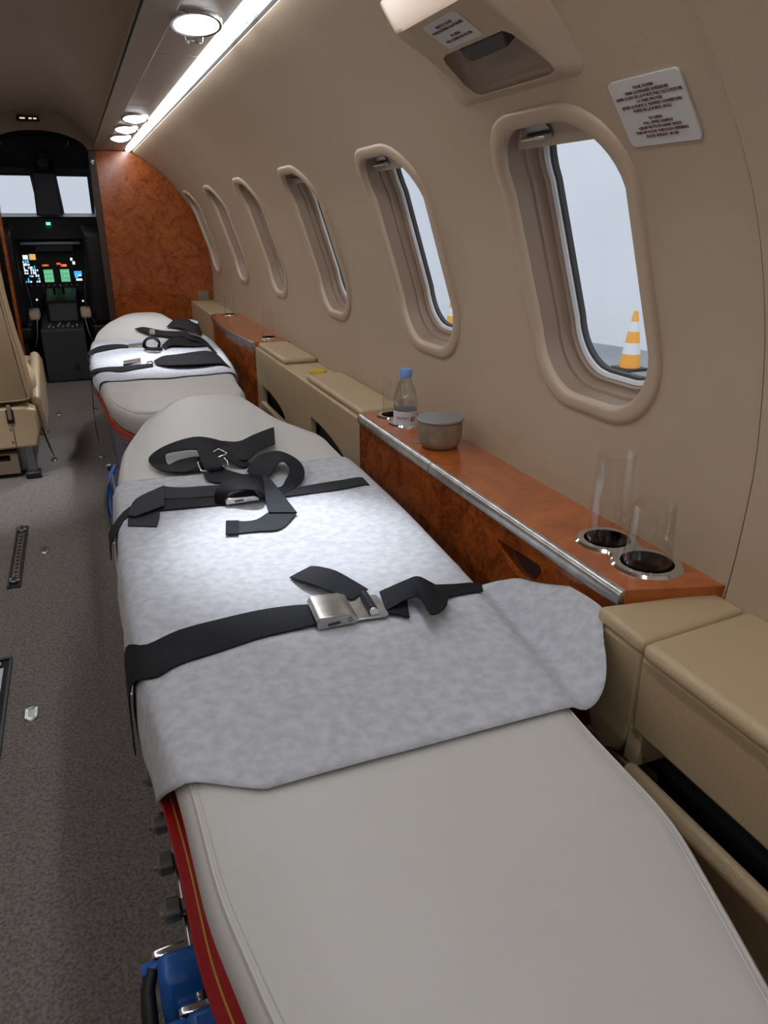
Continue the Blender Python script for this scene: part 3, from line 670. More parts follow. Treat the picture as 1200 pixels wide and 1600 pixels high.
g.add([HF(u,v) for u,v in fo]+[HF(u,v,.004) for u,v in mid]+[WP(u,v,-.002) for u,v in base],[(k,(k+1)%n,n+(k+1)%n,n+k) for k in range(n)]+[(n+k,n+(k+1)%n,2*n+(k+1)%n,2*n+k) for k in range(n)])
h_=obj('housing',g,'rim',hs_,sharp=60); weld(h_)
# scooped recess behind the opening
L0=[HF(u,v,.0) for u,v in op]; cy=sum(p[0] for p in op)/len(op); cs=sum(p[1] for p in op)/len(op)
def sc(k,d): return [WP(cy+(u-cy)*k,cs+(v-cs)*k,HD(v)-d) for u,v in op]
# keep the recess in front of the wall skin by cutting deep only at its top
def rc(k,t): return [WP(cy+(u-cy)*k,cs+(v-cs)*k+.004*t,HD(v)*(1-t)+.003*t) for u,v in op]
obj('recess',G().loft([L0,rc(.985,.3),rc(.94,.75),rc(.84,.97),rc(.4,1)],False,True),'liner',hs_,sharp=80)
obj('release_handle',G().loft([[WP(u,s_,.030) for u,s_ in ((1.060,1.402),(1.165,1.400),(1.175,1.410),(1.178,1.426),(1.045,1.427))],[WP(u,s_,.008) for u,s_ in ((1.060,1.402),(1.165,1.400),(1.175,1.410),(1.178,1.426),(1.045,1.427))]]),'seal',hs_,bevel=.003)
P=Vector(HF(1.136,1.463)); Q=Vector(HF(1.136,1.483)); u=(Q-P).normalized(); r=Vector((0,-1,0)); n_=r.cross(u); P=P+n_*.0012
# housing sticker
s2=plate('instruction_label',P,r,u,.055,.027,.008,.0012,'label',hs_)
for k,l in enumerate(['TIREZ LE CACHE','POUR ACCÉDER À LA POIGNÉE','','TO OPEN','PULL COVER FOR ACCESS']):
    if l: text(l,P+u*(.015-k*.0074)+n_*.0004,r,u,.0068,'ink',s2,'lettering')
# ================================================================== LITTERS
def ztop(y): return .45+max(0,y-1.88)*.2
def soften(L,r=.25,n=5):
    o=[]; m=len(L)
    for i in range(m):
        a,b,c=L[i-1],L[i],L[(i+1)%m]; p=tuple(b[j]+(a[j]-b[j])*r for j in (0,1)); q=tuple(b[j]+(c[j]-b[j])*r for j in (0,1))
        o+=bez(p,b,q,n)
    return o
OUT=[(.115,.22),(.45,.22),(.490,.34),(.528,.46),(.535,.64),(.575,.98),(.603,1.4),(.612,1.75),(.605,1.98),(.50,2.12),(.435,2.30),(.385,2.345),(.27,2.345),(.205,2.305),(.115,2.185),(.048,2.03),(.022,1.88),(.008,1.4),(.008,1.0),(.030,.70),(.034,.54),(.058,.38)]
OUTS=soften(OUT)
def offset(L,d):
    m=len(L); o=[]; ar=sum(L[i-1][0]*L[i][1]-L[i][0]*L[i-1][1] for i in range(m)); sg=1 if ar>0 else -1
    for i in range(m):
        a=Vector((*L[i-1],0));b=Vector((*L[(i+1)%m],0)); t=b-a
        if t.length<1e-7: t=Vector((1,0,0))
        t.normalize(); o.append((L[i][0]-sg*t.y*d,L[i][1]+sg*t.x*d))
    return o
def slab(L,prof,zf,grid=(.06,.06)):
    """padded slab: prof = (inset, drop) rings from the bottom up, then a flat filled top"""
    g=G(); R=[offset(L,i) for i,_ in prof]; loops=[[(x,y,zf(y)-d) for x,y in r] for r,(_,d) in zip(R,prof)]
    g.loft(loops,True,False); V,F=cdt(R[-1],[],grid); g.add([(x,y,zf(y)-prof[-1][1]) for x,y in V],F); return g
def edges(y):
    xs_=[]
    for i in range(len(OUTS)):
        (x1,y1),(x2,y2)=OUTS[i-1],OUTS[i]
        if (y1-y)*(y2-y)<=0 and y1!=y2: xs_.append(x1+(x2-x1)*(y-y1)/(y2-y1))
    return min(xs_),max(xs_)
def litter(dy,label,near):
    sh=lambda L:[(x,y+dy) for x,y in L]
    zf=lambda y:ztop(y-dy)
    t=thing('stretcher',label,'stretcher',(.30,1.3+dy,0))
    pad=obj('mattress',slab(sh(OUTS),[(.03,.090),(.014,.088),(.006,.076),(.001,.055),(-.003,.034),(.000,.020),(.006,.011),(.015,.004),(.030,0)],zf),'pad',t,sharp=70); weld(pad)
    pin=offset(sh(OUTS),.012)
    obj('piping',G().tube([(x,y,zf(y)-.0060) for x,y in pin],.0024,6,True),'pad',pad)
    obj('stitching',G().tube([(x,y,zf(y)-.0030) for x,y in offset(sh(OUTS),.018)],.0009,5,True),'brushed' if 0 else 'label',pad)
    O2=offset(sh(OUTS),0 if near else .014)
    tray=obj('tray_shell',slab(O2,[(.03,.128),(-.004,.124),(-.012,.112),(-.016,.098),(-.014,.094),(.02,.093)],zf,(.2,.2)),'red',t,sharp=50); weld(tray)
    obj('gold_line',G().tube([(x,y,zf(y)-.0935) for x,y in offset(O2,-.003)],.0014,6,True),'gold',tray)
    # deck and cabinet under it
    obj('base_deck',G().prism([(x,y) for x,y in offset([(a,b+dy) for a,b in soften([(.12,.34),(.44,.34),(.52,.55),(.55,1.2),(.55,2.0),(.45,2.22),(.20,2.22),(.06,2.0),(.035,1.2),(.05,.55)])],0)],'z',.285,.324),'brushed',t,bevel=.004)
    obj('base_cabinet',G().prism([(a,b+dy) for a,b in ((.10,.42),(.46,.42),(.50,.7),(.50,2.05),(.42,2.14),(.10,2.14),(.05,1.9),(.05,.7))],'z',0,.285),'bluegrey',t,bevel=.01)
    if near: obj('side_rail',G().box(.012,.022,.56+dy,2.36+dy,.272,.300),'brushed',t,bevel=.003)
    for k,y in enumerate((.665,.735,.805,.90) if near else ()):
        kb=obj('clamp_knob',G().lathe((.018,y+dy,.312),[(.001,-.026),(.010,-.026),(.0135,-.022),(.0135,-.008),(.009,-.005),(.009,.03)],20,'x'),'steel',t)
        obj('knob_cap',G().lathe((.018,y+dy,.312),[(.001,-.030),(.006,-.030),(.006,-.026)],14,'x'),'brushed',kb)
    def clamp(y,x=.0,s=1):
        c=obj('fixing_clamp',G().prism([(y-.028*s,.245),(y+.026*s,.245),(y+.032*s,.275),(y+.022*s,.318),(y-.012*s,.322),(y-.030*s,.29)],'x',x-.022,x+.030),'blue',t,bevel=.011)
        obj('clamp_lever',G().tube([(x-.026,y+.016,.305),(x-.034,y+.004,.29),(x-.036,y-.02,.262),(x-.028,y-.034,.235),(x-.016,y-.036,.215)],[.007,.008,.009,.008,.006],10),'black',c)
        obj('clamp_pin',G().lathe((x-.02,y+.018,.300),[(.001,-.018),(.008,-.018),(.009,-.010),(.007,0)],14,'x'),'blue',c)
        obj('clamp_bolt',G().lathe((x-.0,y+.040,.29),[(.006,-.026),(.008,-.022),(.008,.01)],12,'x'),'chrome',c)
    
    if near: clamp(.590+dy); clamp(.515+dy,.020)
    if near:
        hs=obj('hanging_strap',G().tube([(.03,2.45,.30),(.012,2.40,.285),(.002,2.32,.25),(.000,2.25,.21),(.012,2.21,.19),(.03,2.24,.22)],[.006,.009,.011,.012,.010,.006],10),'blue',t)
        obj('strap_loop',G().tube([(.018,2.40,.285),(-.006,2.33,.27),(-.016,2.27,.235),(-.012,2.21,.195),(.002,2.18,.18),(.015,2.20,.19)],.005,8),'black',hs)
        obj('strap_fold',G().tube([(.020,2.44,.29),(.022,2.34,.255),(.020,2.25,.20)],[.007,.010,.007],8),'blue',hs)
        obj('strap_clip',G().lathe((.012,2.47,.292),[(.001,-.012),(.010,-.012),(.012,0),(.010,.012),(.001,.012)],14,'y'),'chrome',hs)
    return t
litter(0,'near stretcher with grey vinyl mattress in a red tray, filling the foreground',True)
litter(2.3,'far stretcher with grey vinyl mattress in front of the wooden bulkhead',False)
# ---------------- paper covers
def cover(dy,y0,y1,label,flap,ld=.085,rd=.03):
    nu,nv=72,80; V=[]; random.seed(3)
    def xsec(y):
        yy=min(max(y-dy,.25),2.3); return edges(yy)
    for j in range(nv+1):
        v=j/nv
        for i in range(nu+1):
            u=i/nu
            # across from the left hem to the right hem
            fy=y0+(y1-y0)*v
            if flap: rr=.165 if fy<.90 else (.165*(1-min(1,(fy-.90)/.24))**.7 if fy<1.14 else 0); rr=max(rr,rd)
            else: rr=rd
            xl,xr=xsec(fy); s=-ld+u*(xr-xl+ld+rr)
            y=fy
            if flap:
                # uneven cut edge at the near end
                e=(1-v)**3
                if s<.085: y+= e*(.05*max(0,(.085-max(s,0))/.085)+ .12*max(0,-s)/ld)
                if s>xr-xl: y+= (1-v)**11*.15*((s-(xr-xl))/.165)**2.0
            else:
                y+= (1-v)**6*(.010*math.sin(9*u)+.006*math.sin(23*u))+v**6*.01*math.sin(7*u)
            xl,xr=xsec(y); Wd=xr-xl; z=ztop(y-dy)+.0045; r=.018
            if s<0:
                x=xl-.0085-.010*min(1,-s/.08)+.002*math.sin(y*31); zz=z-.010-min(-s,ld)+(.0); 
                if s>-.02: x=xl-.0085+ .006*(1+s/.02)**2; 
            elif s>Wd:
                q=s-Wd
                if flap and y<1.15:
                    k=min(1,max(0,(1.15-y)/.14)); k=k*k*(3-2*k)
                    fx=xr+.004+min(q*.80,.122+max(0,q-.152)*.2); top=.030*math.sin(min(1,(y-.66)/.3)*PI*.5)
                    fz=z-.012-.020*math.sin(min(1,q/.07)*PI)*min(1,max(0,(y-.70)/.15))+ (q/.145)**2*(.012+.034*min(1,max(0,(1.0-y)/.2)))
                    dx=xr+.0085; dz=z-.010-q
                    x=dx+(fx-dx)*k; zz=dz+(fz-dz)*k
                else: x=xr+.0085; zz=z-.010-q
            else:
                x=xl+s; ed=min(s,Wd-s); zz=z-(.010*(1-ed/.02)**2 if ed<.02 else 0)
                if s<.02: x=xl+s-.0025*(1-s/.02)
                if s>Wd-.02: x+=.003*(1-(Wd-s)/.02)
                zz+=.0012*math.sin(x*21+y*9)*math.sin(y*17-x*5)*min(1,ed/.05)+.0012
            V.append((x,y,zz))
    F=[(j*(nu+1)+i,j*(nu+1)+i+1,(j+1)*(nu+1)+i+1,(j+1)*(nu+1)+i) for j in range(nv) for i in range(nu)]
    return tag(obj('paper_cover',(V,F),'paper',solid=.0014,sharp=80),label,'sheet')
cover(0,.658,1.80,'white nonwoven paper sheet over the near stretcher, its corner flared against the ledge',True,.125,.03)
cover(2.3,3.065,4.16,'white nonwoven paper sheet over the far stretcher under the black straps',False,.03,.03)
# ================================================================== STRAPS
RIB={
'A_left':[((0.0098,0.9835,0.457),(0.0078,0.9328,0.4567)),((0.0215,1.0129,0.4588),(0.0263,0.922,0.4589)),((0.0711,1.0378,0.4588),(0.059,0.9413,0.459)),((0.1368,1.0486,0.4588),(0.1203,0.9549,0.4589)),((0.1996,1.0536,0.4588),(0.1806,0.9692,0.4589)),((0.2483,1.0461,0.4609),(0.236,0.971,0.4608)),((0.2772,1.0335,0.4639),(0.2768,0.9698,0.4639))],
'A_tail':[((0.2753,1.1482,0.4599),(0.3232,1.1778,0.4598)),((0.2854,1.1099,0.4698),(0.3318,1.1493,0.4699)),((0.3004,1.0831,0.4718),(0.352,1.1192,0.4718)),((0.3254,1.0555,0.4659),(0.3722,1.0836,0.466)),((0.3492,1.0265,0.4619),(0.3869,1.0517,0.4619))],
'A_right':[((0.4123,1.0419,0.4618),(0.3876,0.9654,0.4619)),((0.425,1.0442,0.4619),(0.3998,0.9548,0.462)),((0.4554,1.0527,0.4619),(0.4149,0.9382,0.4619))],
'A_fold':[((0.3887,0.971,0.4628),(0.4006,1.0343,0.4629)),((0.44,0.9705,0.4779),(0.4453,1.0294,0.478)),((0.4313,0.897,0.486),(0.4653,1.0212,0.486)),((0.4629,0.9115,0.482),(0.4798,1.0011,0.482)),((0.4943,0.963,0.4679),(0.4953,1.0142,0.4679))],
'A_right2':[((0.5004,1.0246,0.4619),(0.498,0.9759,0.4619)),((0.5339,1.0179,0.46),(0.5236,0.9793,0.46)),((0.5629,1.0137,0.459),(0.554,0.9793,0.4589)),((0.5804,1.0052,0.4579),(0.5698,0.9801,0.4579))],
'B_lower':[((0.0178,1.5744,0.457),(0.0189,1.5074,0.457)),((0.0369,1.6122,0.4589),(0.0333,1.5594,0.4588)),((0.1104,1.6301,0.4589),(0.1035,1.5654,0.4589)),((0.2203,1.6039,0.459),(0.2171,1.5516,0.4588)),((0.2451,1.6009,0.4589),(0.2355,1.5483,0.4589))],
'B_upper':[((0.1202,1.7217,0.4599),(0.1108,1.6336,0.4599)),((0.1543,1.6988,0.4599),(0.1449,1.6246,0.4599)),((0.2046,1.6882,0.4599),(0.1933,1.6142,0.4599)),((0.2484,1.6807,0.4599),(0.236,1.6106,0.4599))],
'B_fold':[((0.1223,1.7161,0.4639),(0.1077,1.5809,0.4639)),((0.0534,1.6449,0.4639),(0.0697,1.5552,0.4638)),((0.0303,1.5563,0.4619),(0.0422,1.5416,0.462))],
'B_tip':[((0.0965,1.5645,0.458),(0.0379,1.5798,0.4579)),((0.091,1.5234,0.4579),(0.0286,1.5387,0.4578)),((0.0813,1.4783,0.458),(0.0263,1.5039,0.4579))],
'B_arch':[((0.2351,1.5456,0.4599),(0.2161,1.5699,0.46)),((0.2441,1.5453,0.4859),(0.2191,1.5705,0.486)),((0.2727,1.5249,0.498),(0.2494,1.6076,0.4979)),((0.302,1.5146,0.4938),(0.2956,1.6381,0.4939)),((0.319,1.5316,0.4759),(0.3398,1.6723,0.4759)),((0.3214,1.5364,0.4609),(0.3564,1.6869,0.461))],
'B_tail':[((0.3362,1.6926,0.4699),(0.3598,1.6758,0.4699)),((0.3302,1.6148,0.4678),(0.364,1.613,0.468)),((0.319,1.5126,0.4659),(0.3655,1.5157,0.4659)),((0.3111,1.4554,0.464),(0.3671,1.4334,0.4639))],
'B_tail2':[((0.3689,1.4406,0.461),(0.3114,1.4634,0.4609)),((0.317,1.3694,0.4598),(0.2785,1.4345,0.4598)),((0.2715,1.3731,0.4599),(0.2517,1.4357,0.4599)),((0.2302,1.378,0.4588),(0.2435,1.4454,0.4588))],
'B_tip2':[((0.2286,1.3684,0.4629),(0.2422,1.4369,0.463)),((0.2042,1.3745,0.463),(0.2177,1.4451,0.4628))],
'B_right':[((0.3602,1.5842,0.4599),(0.3627,1.5492,0.4599)),((0.4379,1.6009,0.4599),(0.4301,1.5474,0.4599)),((0.52,1.6079,0.4599),(0.4999,1.5475,0.46)),((0.5757,1.6144,0.4589),(0.5602,1.5603,0.4589)),((0.5817,1.5923,0.457),(0.5798,1.5585,0.4569))],
'B_loop':[((0.3254,1.7483,0.462),(0.3536,1.6851,0.4619)),((0.3469,1.7971,0.4699),(0.3686,1.6798,0.4699)),((0.381,1.8365,0.4759),(0.3902,1.7181,0.4759)),((0.4231,1.8149,0.486),(0.4037,1.721,0.4859)),((0.4473,1.7464,0.4859),(0.4148,1.7167,0.4859)),((0.4535,1.6868,0.4779),(0.4155,1.6749,0.4779)),((0.4394,1.6325,0.4679),(0.3906,1.6269,0.4679)),((0.4095,1.5965,0.4619),(0.3791,1.6133,0.4619)),((0.3687,1.5582,0.4599),(0.3671,1.6121,0.4599))],
'B_left':[((0.3261,1.9202,0.4759),(0.2868,1.8712,0.4679)),((0.2985,1.9509,0.4901),(0.2604,1.8824,0.4764)),((0.2453,1.975,0.5009),(0.2237,1.9055,0.487)),((0.1923,1.9728,0.4964),(0.1798,1.9148,0.485)),((0.1394,1.9514,0.4861),(0.1515,1.9199,0.4798)),((0.1075,1.9168,0.4753),(0.1474,1.904,0.4727)),((0.1084,1.887,0.4652),(0.1487,1.8807,0.464)),((0.1323,1.8329,0.4619),(0.1633,1.8647,0.462)),((0.1827,1.7986,0.4639),(0.1894,1.8791,0.4639)),((0.2172,1.8192,0.4659),(0.2159,1.8919,0.4683))],
'B_inner':[((0.149,1.8799,0.4599),(0.1439,1.8346,0.46)),((0.1798,1.8979,0.4655),(0.183,1.8022,0.4619)),((0.2214,1.9017,0.4683),(0.2156,1.7992,0.4639)),((0.2521,1.887,0.4673),(0.245,1.7945,0.4659))],
'B_through':[((0.2265,1.9203,0.4939),(0.2687,1.9235,0.4946)),((0.2268,1.8469,0.482),(0.2732,1.858,0.482)),((0.227,1.7756,0.4739),(0.2719,1.7852,0.4739)),((0.2368,1.768,0.466),(0.2781,1.7785,0.466))],
'B_link':[((0.2198,1.76,0.464),(0.2758,1.7888,0.4639)),((0.2246,1.7183,0.462),(0.2943,1.7607,0.462)),((0.2508,1.6933,0.4619),(0.3126,1.7324,0.4619)),((0.3019,1.7197,0.4599),(0.3199,1.7304,0.46))],
'B_cross':[((0.2634,1.9457,0.4891),(0.2396,1.9054,0.4809)),((0.3073,1.9538,0.4866),(0.2887,1.8568,0.4719)),((0.3396,1.8637,0.464),(0.3232,1.7836,0.464)),((0.3503,1.7967,0.461),(0.3698,1.8474,0.4609))],
'B_end':[((0.301,1.9676,0.4853),(0.2985,1.8667,0.4679)),((0.3461,1.9535,0.4825),(0.3405,1.8265,0.4679)),((0.3923,1.9819,0.4883),(0.3899,1.8961,0.4711)),((0.4539,2.0102,0.496),(0.433,1.9101,0.4759)),((0.4576,2.0032,0.4946),(0.4391,1.92,0.478))],
'C_left':[((-0.0051,3.7298,0.458),(-0.0064,3.6665,0.4579)),((0.0072,3.8302,0.459),(0.0078,3.7188,0.4589)),((0.0515,3.9483,0.4599),(0.0461,3.7855,0.46)),((0.1162,3.9869,0.46),(0.1093,3.8434,0.46)),((0.1579,3.9708,0.4599),(0.1515,3.8602,0.46)),((0.1876,3.9354,0.459),(0.182,3.8501,0.4589))],
'C_right':[((0.3405,3.8449,0.462),(0.3418,3.7244,0.462)),((0.3963,4.0142,0.468),(0.3778,3.7895,0.468)),((0.4472,4.0602,0.468),(0.4254,3.7707,0.468)),((0.4952,3.966,0.4639),(0.4798,3.7518,0.464)),((0.5504,3.8355,0.46),(0.5469,3.767,0.4599))],
'C_loop':[((0.3305,3.719,0.4599),(0.3411,3.8187,0.46)),((0.2814,3.7474,0.46),(0.2916,3.8192,0.4599)),((0.2493,3.7674,0.466),(0.268,3.8224,0.4659)),((0.2446,3.7583,0.491),(0.2592,3.7522,0.491)),((0.2637,3.748,0.5159),(0.2652,3.6876,0.5159)),((0.2948,3.743,0.5219),(0.2875,3.6655,0.5219)),((0.3142,3.7025,0.516),(0.2996,3.6444,0.516)),((0.3227,3.6928,0.496),(0.3115,3.6973,0.496)),((0.3228,3.7631,0.4679),(0.313,3.7908,0.468))],
'C_top':[((0.2473,4.3175,0.4875),(0.2572,4.2993,0.4837)),((0.2914,4.3217,0.4943),(0.3043,4.2257,0.4751)),((0.3348,4.2871,0.4893),(0.3534,4.1815,0.4682)),((0.392,4.242,0.4803),(0.4054,4.094,0.4679)),((0.476,4.223,0.4744),(0.4668,4.0953,0.466)),((0.512,4.199,0.4678),(0.4964,4.087,0.464))],
'C_shoulder':[((0.4177,4.3237,0.4886),(0.4481,4.3113,0.4862)),((0.4809,4.4241,0.5168),(0.4833,4.2714,0.4863)),((0.5414,4.3821,0.5164),(0.5208,4.1975,0.4794)),((0.5854,4.3497,0.5058),(0.5451,4.0951,0.472)),((0.5908,4.1928,0.4645),(0.5492,4.0243,0.462))],
'C_shoulder2':[((0.4702,4.1816,0.4683),(0.4749,4.0382,0.468)),((0.5093,4.2295,0.4799),(0.4901,3.9252,0.47)),((0.5414,4.1261,0.468),(0.5177,3.8597,0.468)),((0.5682,3.9489,0.46),(0.5474,3.8166,0.46)),((0.5599,3.5437,0.459),(0.5422,3.5423,0.4589))],
'D_left':[((-0.006,3.2698,0.4579),(-0.0047,3.2027,0.4579)),((0.0071,3.3213,0.4589),(0.0079,3.242,0.4589)),((0.0617,3.3544,0.46),(0.0581,3.2676,0.4599)),((0.1217,3.3487,0.46),(0.1146,3.228,0.4599)),((0.1836,3.3612,0.46),(0.1769,3.273,0.4599)),((0.2529,3.3719,0.4599),(0.246,3.2996,0.46))],
'D_right':[((0.2614,3.4261,0.462),(0.2612,3.3263,0.462)),((0.3104,3.4875,0.47),(0.2973,3.2508,0.47)),((0.3764,3.4868,0.474),(0.3544,3.2121,0.474)),((0.4627,3.5305,0.474),(0.433,3.1994,0.474)),((0.5222,3.5637,0.4679),(0.5117,3.2221,0.468)),((0.5482,3.4735,0.4639),(0.5376,3.1904,0.464)),((0.5506,3.3181,0.4589),(0.5486,3.1494,0.459))],
}

def bands(names,par,m='web',label=None):
    for k in names: obj('webbing',G().ribbon(RIB[k]),m,par)
def orient(o,cx_,cy_,ang):
    o.rotation_euler=(0,0,ang)
a=thing('restraint_belt','wide black belt with large silver lift buckle across the near paper sheet','belt',(.30,1.0,.455))
hang=[((-.0165,.975,.335),(-.0165,.925,.335)),((-.0150,1.02,.385),(-.0150,.94,.375)),((-.0085,1.055,.436),(-.0085,.955,.432))]+[(p,q) for p,q in RIB['A_left'][1:]]
obj('webbing',G().ribbon(hang),'web',a); bands(['A_tail','A_right','A_fold','A_right2'],a)
def obox(name,P,ux,uy,lx,ly,h,z0,m,par,bevel=.002,skew=0):
    ux=Vector(ux).normalized(); uy=Vector(uy).normalized(); P=Vector(P)
    L=[(0,0),(lx,0),(lx,ly),(0,ly)]; f=lambda u,v,z: tuple(P+ux*u+uy*v+Vector((0,0,z)))
    return obj(name,G().loft([[f(u,v,z0) for u,v in L],[f(u,v,z0+h) for u,v in L]]),m,par,bevel=bevel)
bx0=(.270,.957,.456); ux=(1,-.03,0); uy=(.09,1,0)
bc=obj('buckle_cover',G(),'chrome',a) if 0 else None
P0=Vector(bx0); UX=Vector(ux).normalized(); UY=Vector((.07,1,0)).normalized()
def F4(u,v,z): return tuple(P0+UX*u+UY*v+Vector((0,0,z)))
prof=[(-.000,.008),(-.002,.016),(.002,.0225),(.010,.0245),(.050,.0225),(.062,.017),(.066,.010),(.062,.004),(.0,.004)]
bc=obj('buckle_cover',G().loft([[F4(u,.0,z) for u,z in prof],[F4(u,.075,z) for u,z in prof]]),'brushed',a,bevel=.0015)
obj('buckle_slot',G().loft([[F4(u,-.0006,z) for u,z in ((.016,.008),(.036,.0095),(.036,.0135),(.016,.012))],[F4(u,.002,z) for u,z in ((.016,.008),(.036,.0095),(.036,.0135),(.016,.012))]]),'seal',bc,flat=True)
obj('buckle_rivet',G().lathe(F4(.052,-.0012,.013),[(.004,.001),(.004,-.001),(.001,-.0012)],14,'y'),'steel',bc)
tp=obj('tongue_plate',G().loft([[F4(u,v,z) for u,v in ((.058,.006),(.112,.002),(.118,.006),(.118,.072),(.112,.076),(.085,.074),(.080,.064),(.058,.066))] for z in (.004,.0075)]),'brushed',a,bevel=.001)
obj('adjuster_bar',G().tube([F4(.094,.014,.0135),F4(.094,.070,.0135)],.0075,14),'webgrey',tp)
obj('bar_end',G().tube([F4(.094,.008,.0135),F4(.094,.015,.0135)],.0068,14),'chrome',tp)
b_=thing('restraint_harness','black shoulder harness piled on the head half of the near paper sheet','harness',(.30,1.6,.455))
bl=[((-.0150,1.52,.40),(-.0150,1.475,.40)),((-.0130,1.54,.415),(-.0130,1.48,.415)),((-.0085,1.55,.436),(-.0085,1.49,.432))]+[(p,q) for p,q in RIB['B_lower'][1:]]
obj('webbing',G().ribbon(bl),'web',b_)
bands(['B_upper','B_fold','B_tip','B_right','B_tail','B_tail2'],b_,'webgrey')
bands(['B_arch','B_loop','B_left','B_inner','B_through','B_link','B_cross','B_end','B_tip2'],b_)
bk=obj('buckle',G().loft([[(.236+u*1,1.536+v+.004*u,.462+z) for u,z in ((0,.001),(-.002,.010),(.004,.015),(.062,.015),(.074,.008),(.072,.001))] for v in (0,.05)]),'brushed',b_,bevel=.0015)
obj('buckle_slot',G().loft([[(.236+u,1.5355+v,.462+z) for u,z in ((.018,.005),(.038,.006),(.038,.010),(.018,.009))] for v in (0,.002)]),'seal',bk,flat=True)
def wire(pts,r,par,m='chrome',close=False): return obj('wire_buckle',G().tube(pts,r,10,close),m,par)
def onl(l): return l
wire([(0.2272, 1.8318, 0.476), (0.2165, 1.823, 0.4759), (0.2186, 1.7806, 0.4679), (0.2375, 1.7729, 0.468)],.0022,b_)
wire([(0.272, 1.7912, 0.4679), (0.2867, 1.7891, 0.4699), (0.2887, 1.8077, 0.4759), (0.2854, 1.8343, 0.478)],.0022,b_)
wire([(0.264, 1.8679, 0.4859), (0.2797, 1.879, 0.4899), (0.2951, 1.8485, 0.486), (0.2921, 1.843, 0.4839), (0.2723, 1.8411, 0.4799)],.0020,b_)
wire([(0.3138, 1.5497, 0.4619), (0.3229, 1.5506, 0.4618)],.002,b_)

c_=thing('restraint_harness','black chest strap, loop and shoulder straps on the head half of the far paper sheet','harness',(.3,3.9,.455))
bands(['C_right','C_loop','C_top','C_shoulder','C_shoulder2'],c_)
cl_=[((.0,3.62,.30),(.0,3.58,.30)),((-.006,3.66,.40),(-.006,3.61,.40))]+[(p,q) for p,q in RIB['C_left']]
obj('webbing',G().ribbon(cl_),'web',c_)
d_=thing('restraint_belt','black belt with small metal buckle across the near half of the far paper sheet','belt',(.3,3.3,.455))
dl_=[((-.012,3.30,.16),(-.012,3.275,.16)),((-.016,3.32,.25),(-.016,3.29,.25)),((-.010,3.345,.36),(-.010,3.30,.36)),((-.004,3.36,.43),(-.004,3.31,.43))]+[(p,q) for p,q in RIB['D_left'][1:]]
obj('webbing',G().ribbon(dl_),'web',d_); bands(['D_right'],d_)
w2=[(0.1288, 3.3459, 0.46), (0.2051, 3.3981, 0.46), (0.21, 3.4745, 0.4599), (0.135, 3.4183, 0.46)]
obj('buckle',G().loft([[(x,y,z+h) for x,y,z in w2] for h in (-.004,.012)]),'brushed',d_,bevel=.002)
wire([(0.224, 3.3223, 0.4639), (0.2318, 3.3708, 0.468), (0.2477, 3.372, 0.4699), (0.2515, 3.3181, 0.466)],.003,d_)
w3=[(0.1829, 3.8619, 0.46), (0.249, 3.8552, 0.46), (0.2581, 3.9666, 0.46), (0.1883, 3.9437, 0.4599)]
obj('buckle_tongue',G().loft([[(x,y,z+h) for x,y,z in w3] for h in (0,.004)]),'brushed',c_,bevel=.001)
w4=[(0.3129, 4.1746, 0.476), (0.3409, 4.1633, 0.476), (0.345, 4.2203, 0.4839), (0.3181, 4.2219, 0.4843)]
obj('strap_buckle',G().loft([[(x,y,z+h) for x,y,z in w4] for h in (-.003,.010)]),'brushed',c_,bevel=.002)
w5=[(0.5066, 4.0401, 0.476), (0.5464, 3.9462, 0.476), (0.5405, 4.0612, 0.476), (0.507, 4.1565, 0.476)]
obj('strap_clasp',G().loft([[(x,y,z+h) for x,y,z in w5] for h in (-.003,.006)]),'brushed',c_,bevel=.002)
w6=[(0.5451, 4.3634, 0.5127), (0.584, 4.2993, 0.4997), (0.5943, 4.3411, 0.5081), (0.5507, 4.3887, 0.5177)]
obj('care_tag',G().loft([[(x,y,z+h) for x,y,z in w6] for h in (0,.001)]),'paper',c_)

# ================================================================== FLOOR FITTINGS
for x,y,k in ((-.233,1.59,'nearest one in the left row'),(-.231,2.548,'second one in the left row, beside the far seat track'),(-.218,3.634,'third in left row, by the seat foot'),(-.006,1.600,'red lens, nearest in right row'),(-.004,2.544,'second in the right row, beside the near stretcher'),(-.010,3.61,'third in the right row, between the stretchers'),(-.21,4.55,'farthest one in the left row'),(-.01,4.60,'farthest one in the right row')):
    t=thing('aisle_light','small oval metal floor light, '+k,'light',(x,y,0))
    L=rrect(.0135,.028,.013,6)
    I=rrect(.0065,.0185,.005,6)
    obj('bezel',G().loft([[(x+a,y+b,0) for a,b in rrect(.0145,.030,.014,6)],[(x+a,y+b,.0045) for a,b in L],[(x+a*.97,y+b*.97,.005) for a,b in L],[(x+a,y+b,.005) for a,b in I],[(x+a,y+b,.002) for a,b in I]],False,False),'whitering' if 0 else 'brushed',t)
    obj('lens',G().loft([[(x+a,y+b,.001) for a,b in I],[(x+a*.98,y+b*.98,.0035) for a,b in I]]),mat('lens_red',(.14,.015,.01),.3) if 'red lens' in k else 'steel',t)
